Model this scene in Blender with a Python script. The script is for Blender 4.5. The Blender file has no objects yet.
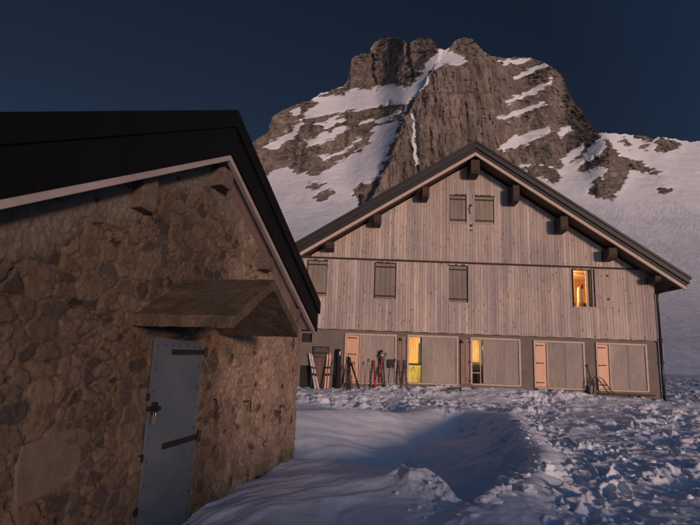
import bpy, bmesh, math, random
import numpy as np
from mathutils import Vector, Matrix
random.seed(4)
SC = bpy.context.scene
COL = SC.collection
R = math.radians

# ------------------------------------------------------------------ camera
F = 526.0
PITCH, ROLL, EYE = R(10.4), R(2.1), 1.6
cam = bpy.data.cameras.new('camera'); cam_o = bpy.data.objects.new('camera', cam); COL.objects.link(cam_o)
cam.sensor_width = 36; cam.lens = F / 700 * 36; cam.clip_end = 5000; cam.clip_start = 0.05
CM = Matrix.Rotation(R(90) + PITCH, 4, 'X') @ Matrix.Rotation(ROLL, 4, 'Z')
cam_o.matrix_world = Matrix.Translation((0, 0, EYE)) @ CM
SC.camera = cam_o
CR = np.array(CM.to_3x3())

# ------------------------------------------------------------------ world, sun, exposure
SUN_EL, SUN_AZ = 4.2, 153.0          # degrees; azimuth clockwise from +Y
w = bpy.data.worlds.new('World'); SC.world = w; w.use_nodes = True
nt = w.node_tree; bg = nt.nodes['Background']
sky = nt.nodes.new('ShaderNodeTexSky'); sky.sky_type = 'NISHITA'; sky.sun_disc = False
sky.sun_elevation = R(SUN_EL); sky.sun_rotation = R(SUN_AZ)
sky.altitude = 2000; sky.air_density = 0.8; sky.dust_density = 3.0; sky.ozone_density = 1.9
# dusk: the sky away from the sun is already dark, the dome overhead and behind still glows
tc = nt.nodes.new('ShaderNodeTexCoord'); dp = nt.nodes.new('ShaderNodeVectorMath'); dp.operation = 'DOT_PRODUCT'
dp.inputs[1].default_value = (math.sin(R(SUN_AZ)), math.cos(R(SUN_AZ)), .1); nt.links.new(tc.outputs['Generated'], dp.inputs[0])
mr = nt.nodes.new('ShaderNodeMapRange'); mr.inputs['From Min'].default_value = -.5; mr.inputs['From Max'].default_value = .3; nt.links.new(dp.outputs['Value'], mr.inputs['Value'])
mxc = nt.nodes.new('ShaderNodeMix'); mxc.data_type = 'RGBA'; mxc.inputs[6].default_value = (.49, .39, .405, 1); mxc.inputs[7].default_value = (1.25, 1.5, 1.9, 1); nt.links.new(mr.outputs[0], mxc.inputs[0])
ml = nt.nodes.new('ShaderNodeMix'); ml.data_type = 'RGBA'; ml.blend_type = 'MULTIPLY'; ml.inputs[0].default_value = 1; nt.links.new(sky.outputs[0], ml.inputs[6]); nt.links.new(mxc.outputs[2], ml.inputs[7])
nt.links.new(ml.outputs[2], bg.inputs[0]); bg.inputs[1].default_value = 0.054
sun = bpy.data.lights.new('sun', 'SUN'); sun_o = bpy.data.objects.new('sun', sun); COL.objects.link(sun_o)
sun.energy = 2.15; sun.angle = R(7.0); sun.color = (1.0, 0.66, 0.54)
sd = Vector((math.sin(R(SUN_AZ)) * math.cos(R(SUN_EL)), math.cos(R(SUN_AZ)) * math.cos(R(SUN_EL)), math.sin(R(SUN_EL))))
sun_o.rotation_euler = sd.to_track_quat('Z', 'Y').to_euler(); sun_o.location = (30, -60, 30)
vs = SC.view_settings; vs.view_transform = 'Standard'; vs.look = 'None'; vs.gamma = 1; vs.use_curve_mapping = False
vs.exposure = 0.0

# ------------------------------------------------------------------ noise (numpy)
def _h(ix, iy, iz, s):
    n = (ix.astype(np.int64) * 374761393 + iy.astype(np.int64) * 668265263 + iz.astype(np.int64) * 2147483647 % 1000003 * 1274126177 + s * 974634777) & 0xffffffff
    n = ((n ^ (n >> 13)) * 1274126177) & 0xffffffff
    n = ((n ^ (n >> 16)) * 2246822519) & 0xffffffff
    return ((n ^ (n >> 15)) & 0xffffff) / float(0xffffff)
def vnoise(x, y, z=None, s=0):
    if z is None: z = np.zeros_like(x)
    ix, iy, iz = np.floor(x), np.floor(y), np.floor(z)
    fx, fy, fz = x - ix, y - iy, z - iz
    q = lambda t: t * t * t * (t * (t * 6 - 15) + 10)
    u, v, k = q(fx), q(fy), q(fz)
    def g(a, b, c):
        h1 = _h(ix + a, iy + b, iz + c, s) * 2 * np.pi
        h2 = _h(ix + a, iy + b, iz + c, s + 77) * 2 - 1
        r = np.sqrt(1 - h2 * h2)
        return r * np.cos(h1) * (fx - a) + r * np.sin(h1) * (fy - b) + h2 * (fz - c)
    def lay(c):
        a = g(0, 0, c) * (1 - u) + g(1, 0, c) * u
        b = g(0, 1, c) * (1 - u) + g(1, 1, c) * u
        return a * (1 - v) + b * v
    return (lay(0) * (1 - k) + lay(1) * k) * 1.6
def fbm(x, y, z=None, o=4, s=0, gain=0.5, ridge=False):
    t = 0; a = 1; f = 1
    for i in range(o):
        n = vnoise(x * f, y * f, None if z is None else z * f, s + i * 13)
        if ridge: n = 1 - 2 * np.abs(n)
        t = t + a * n; a *= gain; f *= 2.03
    return t
def worley(x, y, s=0, jit=0.95):
    """F1, F2 and id hash on a jittered grid"""
    ix, iy = np.floor(x), np.floor(y)
    f1 = np.full(x.shape, 9.0); f2 = f1.copy(); idx = np.zeros(x.shape)
    for a in (-1, 0, 1):
        for b in (-1, 0, 1):
            cx, cy = ix + a, iy + b; z0 = np.zeros_like(cx)
            px = cx + 0.5 + (_h(cx, cy, z0, s) - 0.5) * jit; py = cy + 0.5 + (_h(cx, cy, z0, s + 5) - 0.5) * jit
            d = np.hypot(px - x, py - y); i = _h(cx, cy, z0, s + 9)
            m = d < f1
            f2 = np.where(m, f1, np.minimum(f2, d)); idx = np.where(m, i, idx); f1 = np.where(m, d, f1)
    return f1, f2, idx
def sstep(a, b, x):
    t = np.clip((x - a) / (b - a), 0, 1); return t * t * (3 - 2 * t)
def sdist(px, py, poly):
    """signed distance to polygon, positive inside"""
    d = np.full(px.shape, 1e9); ins = np.zeros(px.shape, bool); n = len(poly)
    for i in range(n):
        x0, y0 = poly[i]; x1, y1 = poly[(i + 1) % n]
        ex, ey = x1 - x0, y1 - y0
        t = np.clip(((px - x0) * ex + (py - y0) * ey) / (ex * ex + ey * ey + 1e-9), 0, 1)
        d = np.minimum(d, np.hypot(px - x0 - t * ex, py - y0 - t * ey))
        c = ((y0 > py) != (y1 > py)); xi = (x1 - x0) * (py - y0) / ((y1 - y0) if y1 != y0 else 1e-9) + x0
        ins ^= (c & (px < xi))
    return np.where(ins, d, -d)

# ------------------------------------------------------------------ object helpers
def tag(o, label=None, cat=None, group=None, kind=None):
    if label: o['label'] = label
    if cat: o['category'] = cat
    if group: o['group'] = group
    if kind: o['kind'] = kind
    return o
def empty(name, loc=(0, 0, 0), rz=0.0, label=None, cat=None, group=None):
    o = bpy.data.objects.new(name, None); o.empty_display_size = 0.2; COL.objects.link(o)
    o.location = loc; o.rotation_euler = (0, 0, rz); return tag(o, label, cat, group)
def link(name, me, mat, parent=None):
    o = bpy.data.objects.new(name, me); COL.objects.link(o)
    if mat: me.materials.append(mat)
    if parent: o.parent = parent
    return o
def grid_mesh(name, V, nr, nc, mask=None, col=None, smooth=True, flip=False):
    me = bpy.data.meshes.new(name)
    i = np.arange(nr * nc).reshape(nr, nc)
    q = np.stack([i[:-1, :-1], i[:-1, 1:], i[1:, 1:], i[1:, :-1]], -1).reshape(-1, 4)
    if flip: q = q[:, ::-1]
    if mask is not None: q = q[mask.reshape(-1)]
    me.vertices.add(nr * nc); me.vertices.foreach_set('co', V.reshape(-1).astype(np.float32))
    me.loops.add(q.size); me.loops.foreach_set('vertex_index', q.reshape(-1).astype(np.int32))
    me.polygons.add(len(q)); me.polygons.foreach_set('loop_start', (np.arange(len(q)) * 4).astype(np.int32))
    me.polygons.foreach_set('loop_total', np.full(len(q), 4, np.int32))
    me.polygons.foreach_set('use_smooth', np.full(len(q), smooth))
    me.update(calc_edges=True)
    if col is not None:
        a = me.color_attributes.new('Col', 'FLOAT_COLOR', 'POINT')
        c = np.ones((nr * nc, 4), np.float32); c[:, :col.shape[-1]] = col.reshape(nr * nc, -1)
        a.data.foreach_set('color', c.reshape(-1))
    return me
class MB:
    """collects pieces that belong to ONE part"""
    def __init__(s): s.bm = bmesh.new(); s.cl = s.bm.loops.layers.float_color.new('Col')
    def face(s, vs, col=(1, 1, 1)):
        try: f = s.bm.faces.new(vs)
        except ValueError: return
        for l in f.loops: l[s.cl] = (*col, 1)
        return f
    def hexa(s, p, col=(1, 1, 1)):
        v = [s.bm.verts.new(q) for q in p]
        for f in ((0, 3, 2, 1), (4, 5, 6, 7), (0, 1, 5, 4), (1, 2, 6, 5), (2, 3, 7, 6), (3, 0, 4, 7)): s.face([v[i] for i in f], col)
    def box(s, x0, x1, y0, y1, z0, z1, col=(1, 1, 1), M=None):
        p = [Vector(q) for q in ((x0, y0, z0), (x1, y0, z0), (x1, y1, z0), (x0, y1, z0), (x0, y0, z1), (x1, y0, z1), (x1, y1, z1), (x0, y1, z1))]
        if M is not None: p = [M @ q for q in p]
        s.hexa(p, col); return s
    def prism(s, pts, y0, y1, col=(1, 1, 1), ax='y', M=None):
        """polygon in XZ extruded along Y (ax y), or in YZ along X (ax x), or XY along Z (ax z)"""
        def P(a, b, t):
            q = Vector((a, t, b)) if ax == 'y' else (Vector((t, a, b)) if ax == 'x' else Vector((a, b, t)))
            return M @ q if M is not None else q
        A = [s.bm.verts.new(P(a, b, y0)) for a, b in pts]; B = [s.bm.verts.new(P(a, b, y1)) for a, b in pts]
        n = len(pts); s.face(A, col); s.face(B[::-1], col)
        for i in range(n): s.face([A[i], B[i], B[(i + 1) % n], A[(i + 1) % n]], col)
        return s
    def tube(s, pts, r, n=8, col=(1, 1, 1), r1=None):
        pts = [Vector(p) for p in pts]; rings = []
        for i, p in enumerate(pts):
            t = (pts[min(i + 1, len(pts) - 1)] - pts[max(i - 1, 0)]).normalized()
            a = t.cross(Vector((0, 0, 1)) if abs(t.z) < .9 else Vector((1, 0, 0))).normalized(); b = t.cross(a)
            rr = r if r1 is None else r + (r1 - r) * i / (len(pts) - 1)
            rings.append([s.bm.verts.new(p + (a * math.cos(k * 2 * math.pi / n) + b * math.sin(k * 2 * math.pi / n)) * rr) for k in range(n)])
        for A, B in zip(rings, rings[1:]):
            for k in range(n): s.face([A[k], A[(k + 1) % n], B[(k + 1) % n], B[k]], col)
        s.face(rings[0][::-1], col); s.face(rings[-1], col); return s
    def build(s, name, mat, parent=None, bevel=0, smooth=False):
        bmesh.ops.recalc_face_normals(s.bm, faces=s.bm.faces)
        me = bpy.data.meshes.new(name); s.bm.to_mesh(me); s.bm.free()
        if smooth:
            for p in me.polygons: p.use_smooth = True
        o = link(name, me, mat, parent)
        if bevel:
            m = o.modifiers.new('bevel', 'BEVEL'); m.width = bevel; m.segments = 2; m.limit_method = 'ANGLE'; m.angle_limit = R(40)
        return o

# ------------------------------------------------------------------ materials
class NT:
    def __init__(s, name):
        s.m = bpy.data.materials.new(name); s.m.use_nodes = True; s.t = s.m.node_tree; s.n = s.t.nodes
        s.b = s.n['Principled BSDF']
    def N(s, ty, **k):
        o = s.n.new(ty)
        for a, v in k.items():
            if isinstance(a, str) and hasattr(o, a): setattr(o, a, v)
        return o
    def L(s, a, b): s.t.links.new(a, b)
    def coord(s, scale=(1, 1, 1), kind='Object'):
        c = s.N('ShaderNodeTexCoord'); m = s.N('ShaderNodeMapping'); m.inputs['Scale'].default_value = scale
        s.L(c.outputs[kind], m.inputs[0]); return m.outputs[0]
    def noise(s, vec, scale, detail=5, rough=.55, dist=0):
        o = s.N('ShaderNodeTexNoise'); o.inputs['Scale'].default_value = scale; o.inputs['Detail'].default_value = detail
        o.inputs['Roughness'].default_value = rough; o.inputs['Distortion'].default_value = dist; s.L(vec, o.inputs['Vector']); return o.outputs['Fac']
    def ramp(s, f, stops):
        r = s.N('ShaderNodeValToRGB'); e = r.color_ramp.elements
        while len(e) < len(stops): e.new(.5)
        for i, (p, c) in enumerate(stops): e[i].position = p; e[i].color = (*c, 1) if len(c) == 3 else c
        s.L(f, r.inputs[0]); return r.outputs[0]
    def mix(s, f, a, b, mode='MIX'):
        m = s.N('ShaderNodeMix'); m.data_type = 'RGBA'; m.blend_type = mode
        for v, i in ((f, 0), (a, 6), (b, 7)):
            if hasattr(v, 'is_linked'): s.L(v, m.inputs[i])
            else: m.inputs[i].default_value = v if i == 0 else (*v, 1)
        return m.outputs[2]
    def attr(s, name='Col'):
        a = s.N('ShaderNodeAttribute'); a.attribute_name = name; return a
    def bump(s, h, st=.3, dist=.01, prev=None):
        b = s.N('ShaderNodeBump'); b.inputs['Strength'].default_value = st; b.inputs['Distance'].default_value = dist
        s.L(h, b.inputs['Height'])
        if prev is not None: s.L(prev, b.inputs['Normal'])
        s.L(b.outputs[0], s.b.inputs['Normal']); return b.outputs[0]
    def col(s, c):
        if hasattr(c, 'is_linked'): s.L(c, s.b.inputs['Base Color'])
        else: s.b.inputs['Base Color'].default_value = (*c, 1)
    def rough(s, v, spec=.3, metal=0):
        s.b.inputs['Roughness'].default_value = v; s.b.inputs['Specular IOR Level'].default_value = spec; s.b.inputs['Metallic'].default_value = metal

def m_plain(name, c, c2=None, rough=.6, scale=8, spec=.3, metal=0, bump=.0, stretch=(1, 1, 1)):
    t = NT(name); v = t.coord(stretch)
    c2 = c2 or tuple(x * .7 for x in c)
    f = t.noise(v, scale, 6, .65); t.col(t.ramp(f, [(.3, c2), (.7, c)])); t.rough(rough, spec, metal)
    if bump: t.bump(t.noise(v, scale * 3, 6, .7), bump, .01)
    return t.m
def m_boards(name, tint=(1, 1, 1), knots=True, fac=1.0):
    t = NT(name); a = t.attr().outputs['Color']
    v = t.coord((9, 9, .9)); s1 = t.noise(v, 3.0, 8, .7, .6)
    g = t.ramp(s1, [(.25, (.66, .62, .58)), (.5, (.95, .95, .95)), (.75, (1.18, 1.15, 1.12))])
    c = t.mix(1.0, a, g, 'MULTIPLY')
    v2 = t.coord((1, 1, .35)); s2 = t.noise(v2, 1.1, 4, .6)
    c = t.mix(1.0, c, t.ramp(s2, [(.35, (.80, .80, .83)), (.65, (1.1, 1.06, 1.02))]), 'MULTIPLY')
    if knots:
        vo = t.N('ShaderNodeTexVoronoi'); vo.inputs['Scale'].default_value = 4.6; vo.inputs['Randomness'].default_value = 1
        t.L(t.coord((1.35, .01, .62)), vo.inputs['Vector'])
        k = t.ramp(vo.outputs['Distance'], [(.07, (.30, .22, .18)), (.19, (1, 1, 1))])
        vo2 = t.N('ShaderNodeTexVoronoi'); vo2.inputs['Scale'].default_value = 9.5
        t.L(t.coord((1.3, .01, .5)), vo2.inputs['Vector'])
        k2 = t.ramp(vo2.outputs['Distance'], [(.06, (.4, .32, .28)), (.18, (1, 1, 1))])
        c = t.mix(.85, c, k, 'MULTIPLY'); c = t.mix(.6, c, k2, 'MULTIPLY')
    c = t.mix(1.0, c, tint, 'MULTIPLY')
    t.col(c); t.rough(.75, .2); t.bump(s1, .4, .006); return t.m
M = {}
M['boards'] = m_boards('weathered_larch')
M['shutter'] = m_boards('grey_shutter_wood', (.78, .72, .66), knots=False)
M['bay_panel'] = m_boards('grey_brown_panel_wood', (1, 1, 1), knots=False)
M['dark_timber'] = m_plain('dark_timber', (.075, .05, .038), (.03, .022, .018), .7, 3, stretch=(6, 1, 6), bump=.4)
M['pale_wood'] = m_plain('pale_trim_wood', (.58, .46, .36), (.42, .33, .27), .65, 3, stretch=(3, 1, 3), bump=.2)
M['old_wood'] = m_plain('old_grey_bargeboard', (.40, .34, .31), (.25, .20, .18), .75, 2.5, stretch=(.5, 3, 1.5), bump=.4)
M['salmon'] = m_plain('oiled_pine', (.74, .44, .29), (.62, .35, .23), .5, 2.5, stretch=(5, 1, 1), bump=.1)
M['roof'] = m_plain('dark_roof_metal', (.016, .016, .018), (.010, .010, .011), .55, 2, spec=.4, bump=.1)
M['hut_roof'] = m_plain('black_roof_metal', (.0045, .0043, .0045), (.003, .003, .003), .6, 2, spec=.15)
M['fascia'] = m_plain('brown_grey_fascia', (.032, .027, .025), (.02, .018, .017), .6, 2, stretch=(1, 1, 6))
M['soffit'] = m_plain('soffit_boards', (.16, .10, .07), (.09, .06, .045), .7, 4)
M['render'] = m_plain('grey_rendered_wall', (.20, .165, .135), (.15, .125, .105), .85, 1.6, bump=.3)
M['dark_in'] = m_plain('dark_interior', (.02, .018, .017), rough=.6)
M['iron'] = m_plain('black_iron', (.014, .012, .012), (.03, .02, .016), .5, 30, metal=.3)
M['brass'] = m_plain('padlock_brass', (.5, .42, .33), rough=.35, metal=.8)
M['steel_door'] = None
M['hinge'] = m_plain('dark_hinge', (.05, .03, .025), rough=.6)
M['pipe'] = m_plain('dark_downpipe', (.03, .024, .02), (.02, .017, .015), .4, 4, spec=.5)
M['copper'] = m_plain('worn_pipe_sleeve', (.42, .33, .28), (.3, .24, .2), .5, 6)

t = NT('painted_steel'); v = t.coord(); f = t.noise(v, 1.6, 6, .6)
c_ = t.ramp(f, [(.3, (.060, .078, .096)), (.7, (.096, .114, .132))]); sc_ = t.noise(t.coord((5, 5, 2)), 2.2, 8, .75)
c_ = t.mix(1.0, c_, t.ramp(sc_, [(.34, (.85, .84, .83)), (.48, (1, 1, 1)), (.72, (1.08, 1.07, 1.06))]), 'MULTIPLY')
c_ = t.mix(t.ramp(t.noise(v, 6.5, 8, .8), [(.66, (0, 0, 0)), (.74, (1, 1, 1))]), c_, (.10, .05, .03)); t.col(c_); t.rough(.42, .5)
t.bump(t.noise(v, 3, 3, .5), .12, .02); M['steel_door'] = t.m

def m_snow():
    t = NT('snow'); v = t.coord(); f = t.noise(v, .7, 5, .6)
    t.col(t.ramp(f, [(.3, (.72, .77, .83)), (.7, (.80, .83, .88))])); t.rough(.55, .25)
    b = t.bump(t.noise(v, 14, 6, .7), .55, .03); t.bump(t.noise(v, 70, 4, .6), .35, .006, b)
    return t.m
M['snow'] = m_snow()

def m_rock():
    """rock colour in Col.rgb, snow cover in Col alpha"""
    t = NT('mountain_rock_and_snow'); a = t.attr(); v = t.coord()
    vs_ = t.coord((1, 1, .22))
    n1 = t.noise(vs_, .09, 8, .72, .4); n2 = t.noise(t.coord((1, 1, .45)), .22, 6, .66)
    c = t.mix(1.0, a.outputs['Color'], t.ramp(n1, [(.28, (.6, .58, .57)), (.5, (.97, .96, .95)), (.72, (1.35, 1.3, 1.25))]), 'MULTIPLY')
    c = t.mix(1.0, c, t.ramp(n2, [(.3, (.68, .67, .67)), (.65, (1.2, 1.18, 1.15))]), 'MULTIPLY')
    n3 = t.noise(t.coord((1, 1, .3)), .14, 10, .74, .8); c = t.mix(.9, c, t.ramp(n3, [(.38, (.45, .41, .39)), (.47, (1, 1, 1)), (.64, (1.2, 1.17, 1.14))]), 'MULTIPLY')
    ad = t.N('ShaderNodeMath'); ad.operation = 'ADD'; t.L(a.outputs['Alpha'], ad.inputs[0])
    mu = t.N('ShaderNodeMath'); mu.operation = 'MULTIPLY_ADD'; t.L(t.noise(t.coord((.5, .5, 1.4)), .22, 8, .75), mu.inputs[0]); mu.inputs[1].default_value = 1.1; mu.inputs[2].default_value = -.55
    t.L(mu.outputs[0], ad.inputs[1])
    s = t.ramp(ad.outputs[0], [(.46, (0, 0, 0)), (.56, (1, 1, 1))])
    c = t.mix(s, c, (.66, .68, .73)); t.col(c); t.rough(.8, .15)
    t.bump(n2, .4, 1.2); return t.m
M['rock'] = m_rock()

def m_stone():
    t = NT('rubble_stone_and_mortar'); a = t.attr().outputs['Color']; v = t.coord()
    n1 = t.noise(v, 13, 8, .75, .3); n2 = t.noise(v, 70, 5, .75)
    c = t.mix(1.0, a, t.ramp(n1, [(.28, (.68, .66, .64)), (.5, (1, 1, 1)), (.72, (1.35, 1.32, 1.26))]), 'MULTIPLY')
    c = t.mix(.7, c, t.ramp(n2, [(.3, (.6, .6, .6)), (.7, (1.3, 1.3, 1.3))]), 'MULTIPLY')
    t.col(c); t.rough(.9, .12); b = t.bump(n1, .45, .02); t.bump(n2, .6, .008, b); return t.m
M['stone'] = m_stone()
M['hut_timber'] = m_plain('brown_purlin_wood', (.17, .125, .10), (.08, .06, .05), .8, 4, stretch=(8, 1, 8), bump=.5)
t = NT('weathered_concrete'); v = t.coord(); t.col(t.mix(.8, t.ramp(t.noise(v, 4, 8, .72), [(.32, (.07, .055, .042)), (.55, (.12, .09, .066)), (.72, (.17, .125, .09))]), t.ramp(t.noise(v, 45, 5, .75), [(.35, (.6, .6, .6)), (.6, (1.1, 1.1, 1.1))]), 'MULTIPLY')); t.rough(.92, .08)
t.bump(t.noise(v, 30, 7, .75), .6, .012); M['concrete'] = t.m

def m_emit(name, c0, c1, st, scale=2.0):
    t = NT(name); t.col((.1, .06, .03)); v = t.coord((1.6, 1.6, .8)); f = t.noise(v, scale, 5, .6, .5)
    cc = t.ramp(f, [(.36, c0), (.64, c1)]); t.L(cc, t.b.inputs['Emission Color']); t.b.inputs['Emission Strength'].default_value = st; return t.m
M['curtain'] = m_emit('lit_orange_curtain', (.85, .26, .02), (1.0, .48, .06), .9, 1.6)
M['curtain_low'] = m_emit('lit_yellow_blind', (.36, .22, .015), (1.0, .62, .05), .9, 1.9)
M['curtain_b'] = m_emit('lit_amber_blind', (.8, .28, .02), (1.0, .50, .07), .8, 1.8)
M['dimroom'] = m_plain('olive_room_wall', (.30, .22, .08), (.2, .16, .06))
M['room'] = m_boards('pine_room_lining', (1.3, 1.0, .62), knots=False)
def m_glass():
    t = NT('window_glass'); g = t.N('ShaderNodeBsdfGlossy'); g.inputs['Roughness'].default_value = .03
    tr = t.N('ShaderNodeBsdfTransparent'); mx = t.N('ShaderNodeMixShader'); fr = t.N('ShaderNodeFresnel'); fr.inputs[0].default_value = 1.45
    t.L(fr.outputs[0], mx.inputs[0]); t.L(tr.outputs[0], mx.inputs[1]); t.L(g.outputs[0], mx.inputs[2])
    t.L(mx.outputs[0], t.n['Material Output'].inputs[0]); return t.m
M['glass'] = m_glass()

# ------------------------------------------------------------------ snow ground
HOLLOW = [(1.45, 5.9), (2.0, 6.7), (2.6, 7.9), (3.2, 9.4), (4.0, 12.8), (4.3, 15.3), (3.4, 16.6), (1.6, 15.6), (0.2, 14.4), (-1.0, 12.9),
          (-2.6, 12.0), (-2.6, 8.7), (-.7, 8.55), (0, 8.45), (.72, 7.45), (1.0, 7.15), (1.15, 6.6)]
BY = [-50, 0, 6, 10, 14, 17, 19.3, 20.5, 30, 45, 60, 104, 112, 130, 400, 3000]
BZ = [0, -.03, 0, .06, .20, .28, .46, .52, .8, 1.0, 1.2, 7.3, 7.9, -4, -60, -400]
# the long snow slope beyond y = 104 belongs to the mountain sheet below
PYY = np.array([104, 125, 150, 175, 200, 250, 300, 340, 366, 400.]); PZZ = np.array([7.05, 11.3, 17, 24, 32, 52, 76, 98, 114.5, 137])
def terrain(x, y):
    x = np.asarray(x, float); y = np.asarray(y, float); shp = x.shape; x = x.ravel(); y = y.ravel()
    z = np.interp(y, BY, BZ)
    m = y > 24
    if m.any(): z[m] += far_relief(x[m], y[m])
    m = np.hypot(x, y) < 70
    if m.any(): z[m] += near_relief(x[m], y[m])
    return z.reshape(shp)
def far_relief(x, y):
    far = sstep(24, 60, y) * (1 - sstep(92, 103, y)); k = np.clip((y - 60) / 300, 0, 1)
    return far * (fbm(x / 70, y / 90, o=4, s=3) * 5 * k + fbm((x + .5 * y) / 14, (y - .3 * x) / 30, o=4, s=8) * (.2 + .9 * k) + fbm(x / 6, y / 9, o=4, s=9) * (.10 + .55 * k) + fbm((x - .7 * y) / 2.5, y / 6, o=2, s=12) * .12 * k)
def near_relief(x, y):
    near = 1 - sstep(40, 68, np.hypot(x, y)); z = np.zeros_like(x)
    nz = fbm(x / 1.1, y / 1.1, o=3, s=21) * .18
    sd_ = sdist(x, y, HOLLOW) + nz * .6
    wd_ = .75 + 2.3 * sstep(8, 12.5, y) * (1 - sstep(1.5, 3.6, x)) + .8 * sstep(9, 13, y)
    hol = sstep(0, 1, sd_ / wd_)
    z = z - .92 * hol
    z = z + .13 * np.exp(-((sd_ + .15) / .38) ** 2) * sstep(2.4, 3.2, x + (y < 9) * 1.5) * (1 - sstep(14, 16, y))
    mq = ((x - .86) / .34) ** 2 + ((y - 6.9 + .3 * (x - .86)) / .42) ** 2
    z = z + .15 * np.exp(-mq) * (1 + .5 * fbm(x / .3, y / .3, o=4, s=23)) + .05 * np.exp(-((x - 1.2) / .3) ** 2 - ((y - 6.5) / .5) ** 2) * (1 + fbm(x / .12, y / .12, o=3, s=24))
    z = z + .10 * np.exp(-(((x - .2) / 1.1) ** 2 + ((y - 6.9) / .55) ** 2)) * (1 - hol)
    z = z + .08 * np.exp(-(((x + .6) / .5) ** 2 + ((y - 5.6) / 1.0) ** 2))
    z = z + 1.22 * np.exp(-((np.abs(x - 4.9 + .15 * (y + 3)) / 3.9) ** 3 + ((y + 3.2) / 1.3) ** 2)) * (1 + .08 * fbm(x, y, o=3, s=19))        # unseen berm added behind the camera to shade the foreground
    L = 1 - sstep(.3, 2.6, x)
    z = z + L * (.12 * np.exp(-((y - 13.2 - .55 * (x + 1)) / .8) ** 2) - .32 * np.exp(-((y - 16.0 - .2 * x) / 1.3) ** 2))
    z = z + .22 * np.exp(-((x - 5.6) / 4.4) ** 4) * sstep(18.2, 20.2, y) * (1 - sstep(21, 24, y))
    z = z + fbm(x / 2.2, y / 1.2, o=4, s=31) * .045 + fbm((x + .6 * y) / .5, (y - .6 * x) / 2.0, o=3, s=35) * .012
    q3 = (y - 6) * .8 - (x + .5) * .75 + .35 * vnoise(x / 1.1, y / 1.1, s=38)
    z = z + (1 - hol) * sstep(2.0, 1.2, x) * sstep(9.5, 8, y) * .032 * fbm(q3 / .75, (x + y) / 3.5, o=3, s=39, ridge=True)
    qc = y - 13.0 - .62 * (x + 1) - .3 * vnoise(x / 1.3, y / 1.3, s=40)
    z = z + L * .10 * np.exp(-np.where(qc > 0, qc / .22, qc / 1.0) ** 2)
    rg = random.Random(12)
    for (xa, ya, xb, yb, n) in ((2.0, 5.2, 9.5, 17.5, 34), (3.2, 5.6, 6.2, 19.0, 30), (5.5, 7.5, 2.3, 19.0, 26)):
        ax_, ay_ = xb - xa, yb - ya; L_ = math.hypot(ax_, ay_); ux, uy = ax_ / L_, ay_ / L_
        for i in range(n):
            o_ = .13 * (1 if i % 2 else -1) + rg.uniform(-.04, .04); t_ = (i + .5) / n * L_
            cx, cy = xa + ux * t_ - uy * o_, ya + uy * t_ + ux * o_
            m = (np.abs(x - cx) < .5) & (np.abs(y - cy) < .5)
            if not m.any(): continue
            dx, dy = x[m] - cx, y[m] - cy; al = dx * ux + dy * uy; ac = -dx * uy + dy * ux
            q_ = np.sqrt((al / .17) ** 2 + (ac / .075) ** 2); dp_ = rg.uniform(.05, .10) * (.45 if ya < 6 and xa < 1 else 1)
            z[m] += -dp_ * sstep(1.15, .75, q_) + dp_ * .28 * np.exp(-((q_ - 1.35) / .25) ** 2)
    # wind-carved ripples in the scoop, sweeping up to the right
    q = (y - 11.5) - .55 * x + .5 * vnoise(x / 1.5, y / 1.5, s=36)
    z = z + hol * sstep(10, 12, y) * (.10 * fbm(q / .8, (x + y) / 5, o=3, s=37, ridge=True) - .05)
    side = sstep(.12, .6, -sd_) * sstep(1.5, 2.6, x + .25 * (y - 7))
    lum = np.maximum(side, sstep(16.6, 17.8, y + .15 * x))
    lum = np.maximum(lum, .35 * hol * sstep(9.5, 10.5, y) * sstep(-.1, .35, vnoise(x / .9, y / .9, s=66)))
    lum = np.maximum(lum, .6 * sstep(-.1, .3, sd_) * (1 - sstep(.35, .9, sd_)) * sstep(2.2, 2.9, x))
    lum = np.maximum(lum, .22 * sstep(.5, 1.0, x) * sstep(7.2, 6.4, y))
    m2 = .22 + .80 * sstep(-.35, .5, fbm(x / 2.2, y / 2.0, o=2, s=41))
    wx = x + .14 * fbm(x * 2.5, y * 2.5, o=2, s=43); wy = y + .14 * fbm(x * 2.5, y * 2.5, o=2, s=44)
    f1, f2, idc = worley(wx / .40, wy / .36, s=5); c1 = (.4 * sstep(0, .45, f2 - f1) + .6 * sstep(.62, .1, f1)) * (idc > .3) * idc
    g1, g2, idg = worley(wx / .17 + 9, wy / .15, s=6); c2 = (.4 * sstep(0, .5, g2 - g1) + .6 * sstep(.62, .1, g1)) * (idg > .3) * idg
    lump = .13 * fbm(wx / .9, wy / .8, o=5, s=51, gain=.58) + .11 * c1 + .06 * c2 + .03 * fbm(wx / .16, wy / .13, o=3, s=52) - .06 + .06 * fbm((x + .4 * y) / 1.3, (y - .4 * x) / .5, o=3, s=55)
    pits = -.10 * sstep(.05, .5, vnoise(x / .45, y / .38, s=58))
    z = z + lum * m2 * (lump + pits)
    return z * near
az_f = np.arange(-39, 44, .085); az = np.concatenate([np.arange(-180, -39, 3.0), az_f, np.arange(44, 180.1, 3.0)])
rr = [0.3, .7, 1.2]
while rr[-1] < 700:
    q = rr[-1]; rr.append(q + ((.010 + .0023 * q) if q < 24 else (.009 * q if q < 60 else (.014 * q if q < 420 else .05 * q))) if q > 2.9 else q + .35)
rr = np.array(rr)
A_, R_ = np.meshgrid(np.radians(az), rr)
X, Y = np.sin(A_) * R_, np.cos(A_) * R_
Z = terrain(X, Y)
# the ground passes under the buildings
V = np.stack([X, Y, Z], -1)
me = grid_mesh('snow_ground', V, len(rr), len(az), flip=True)
tag(link('snow_ground', me, M['snow']), kind='structure')
print('ground verts', V.shape)
def tz(x, y): return float(terrain(np.array([float(x)]), np.array([float(y)]))[0])

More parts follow.
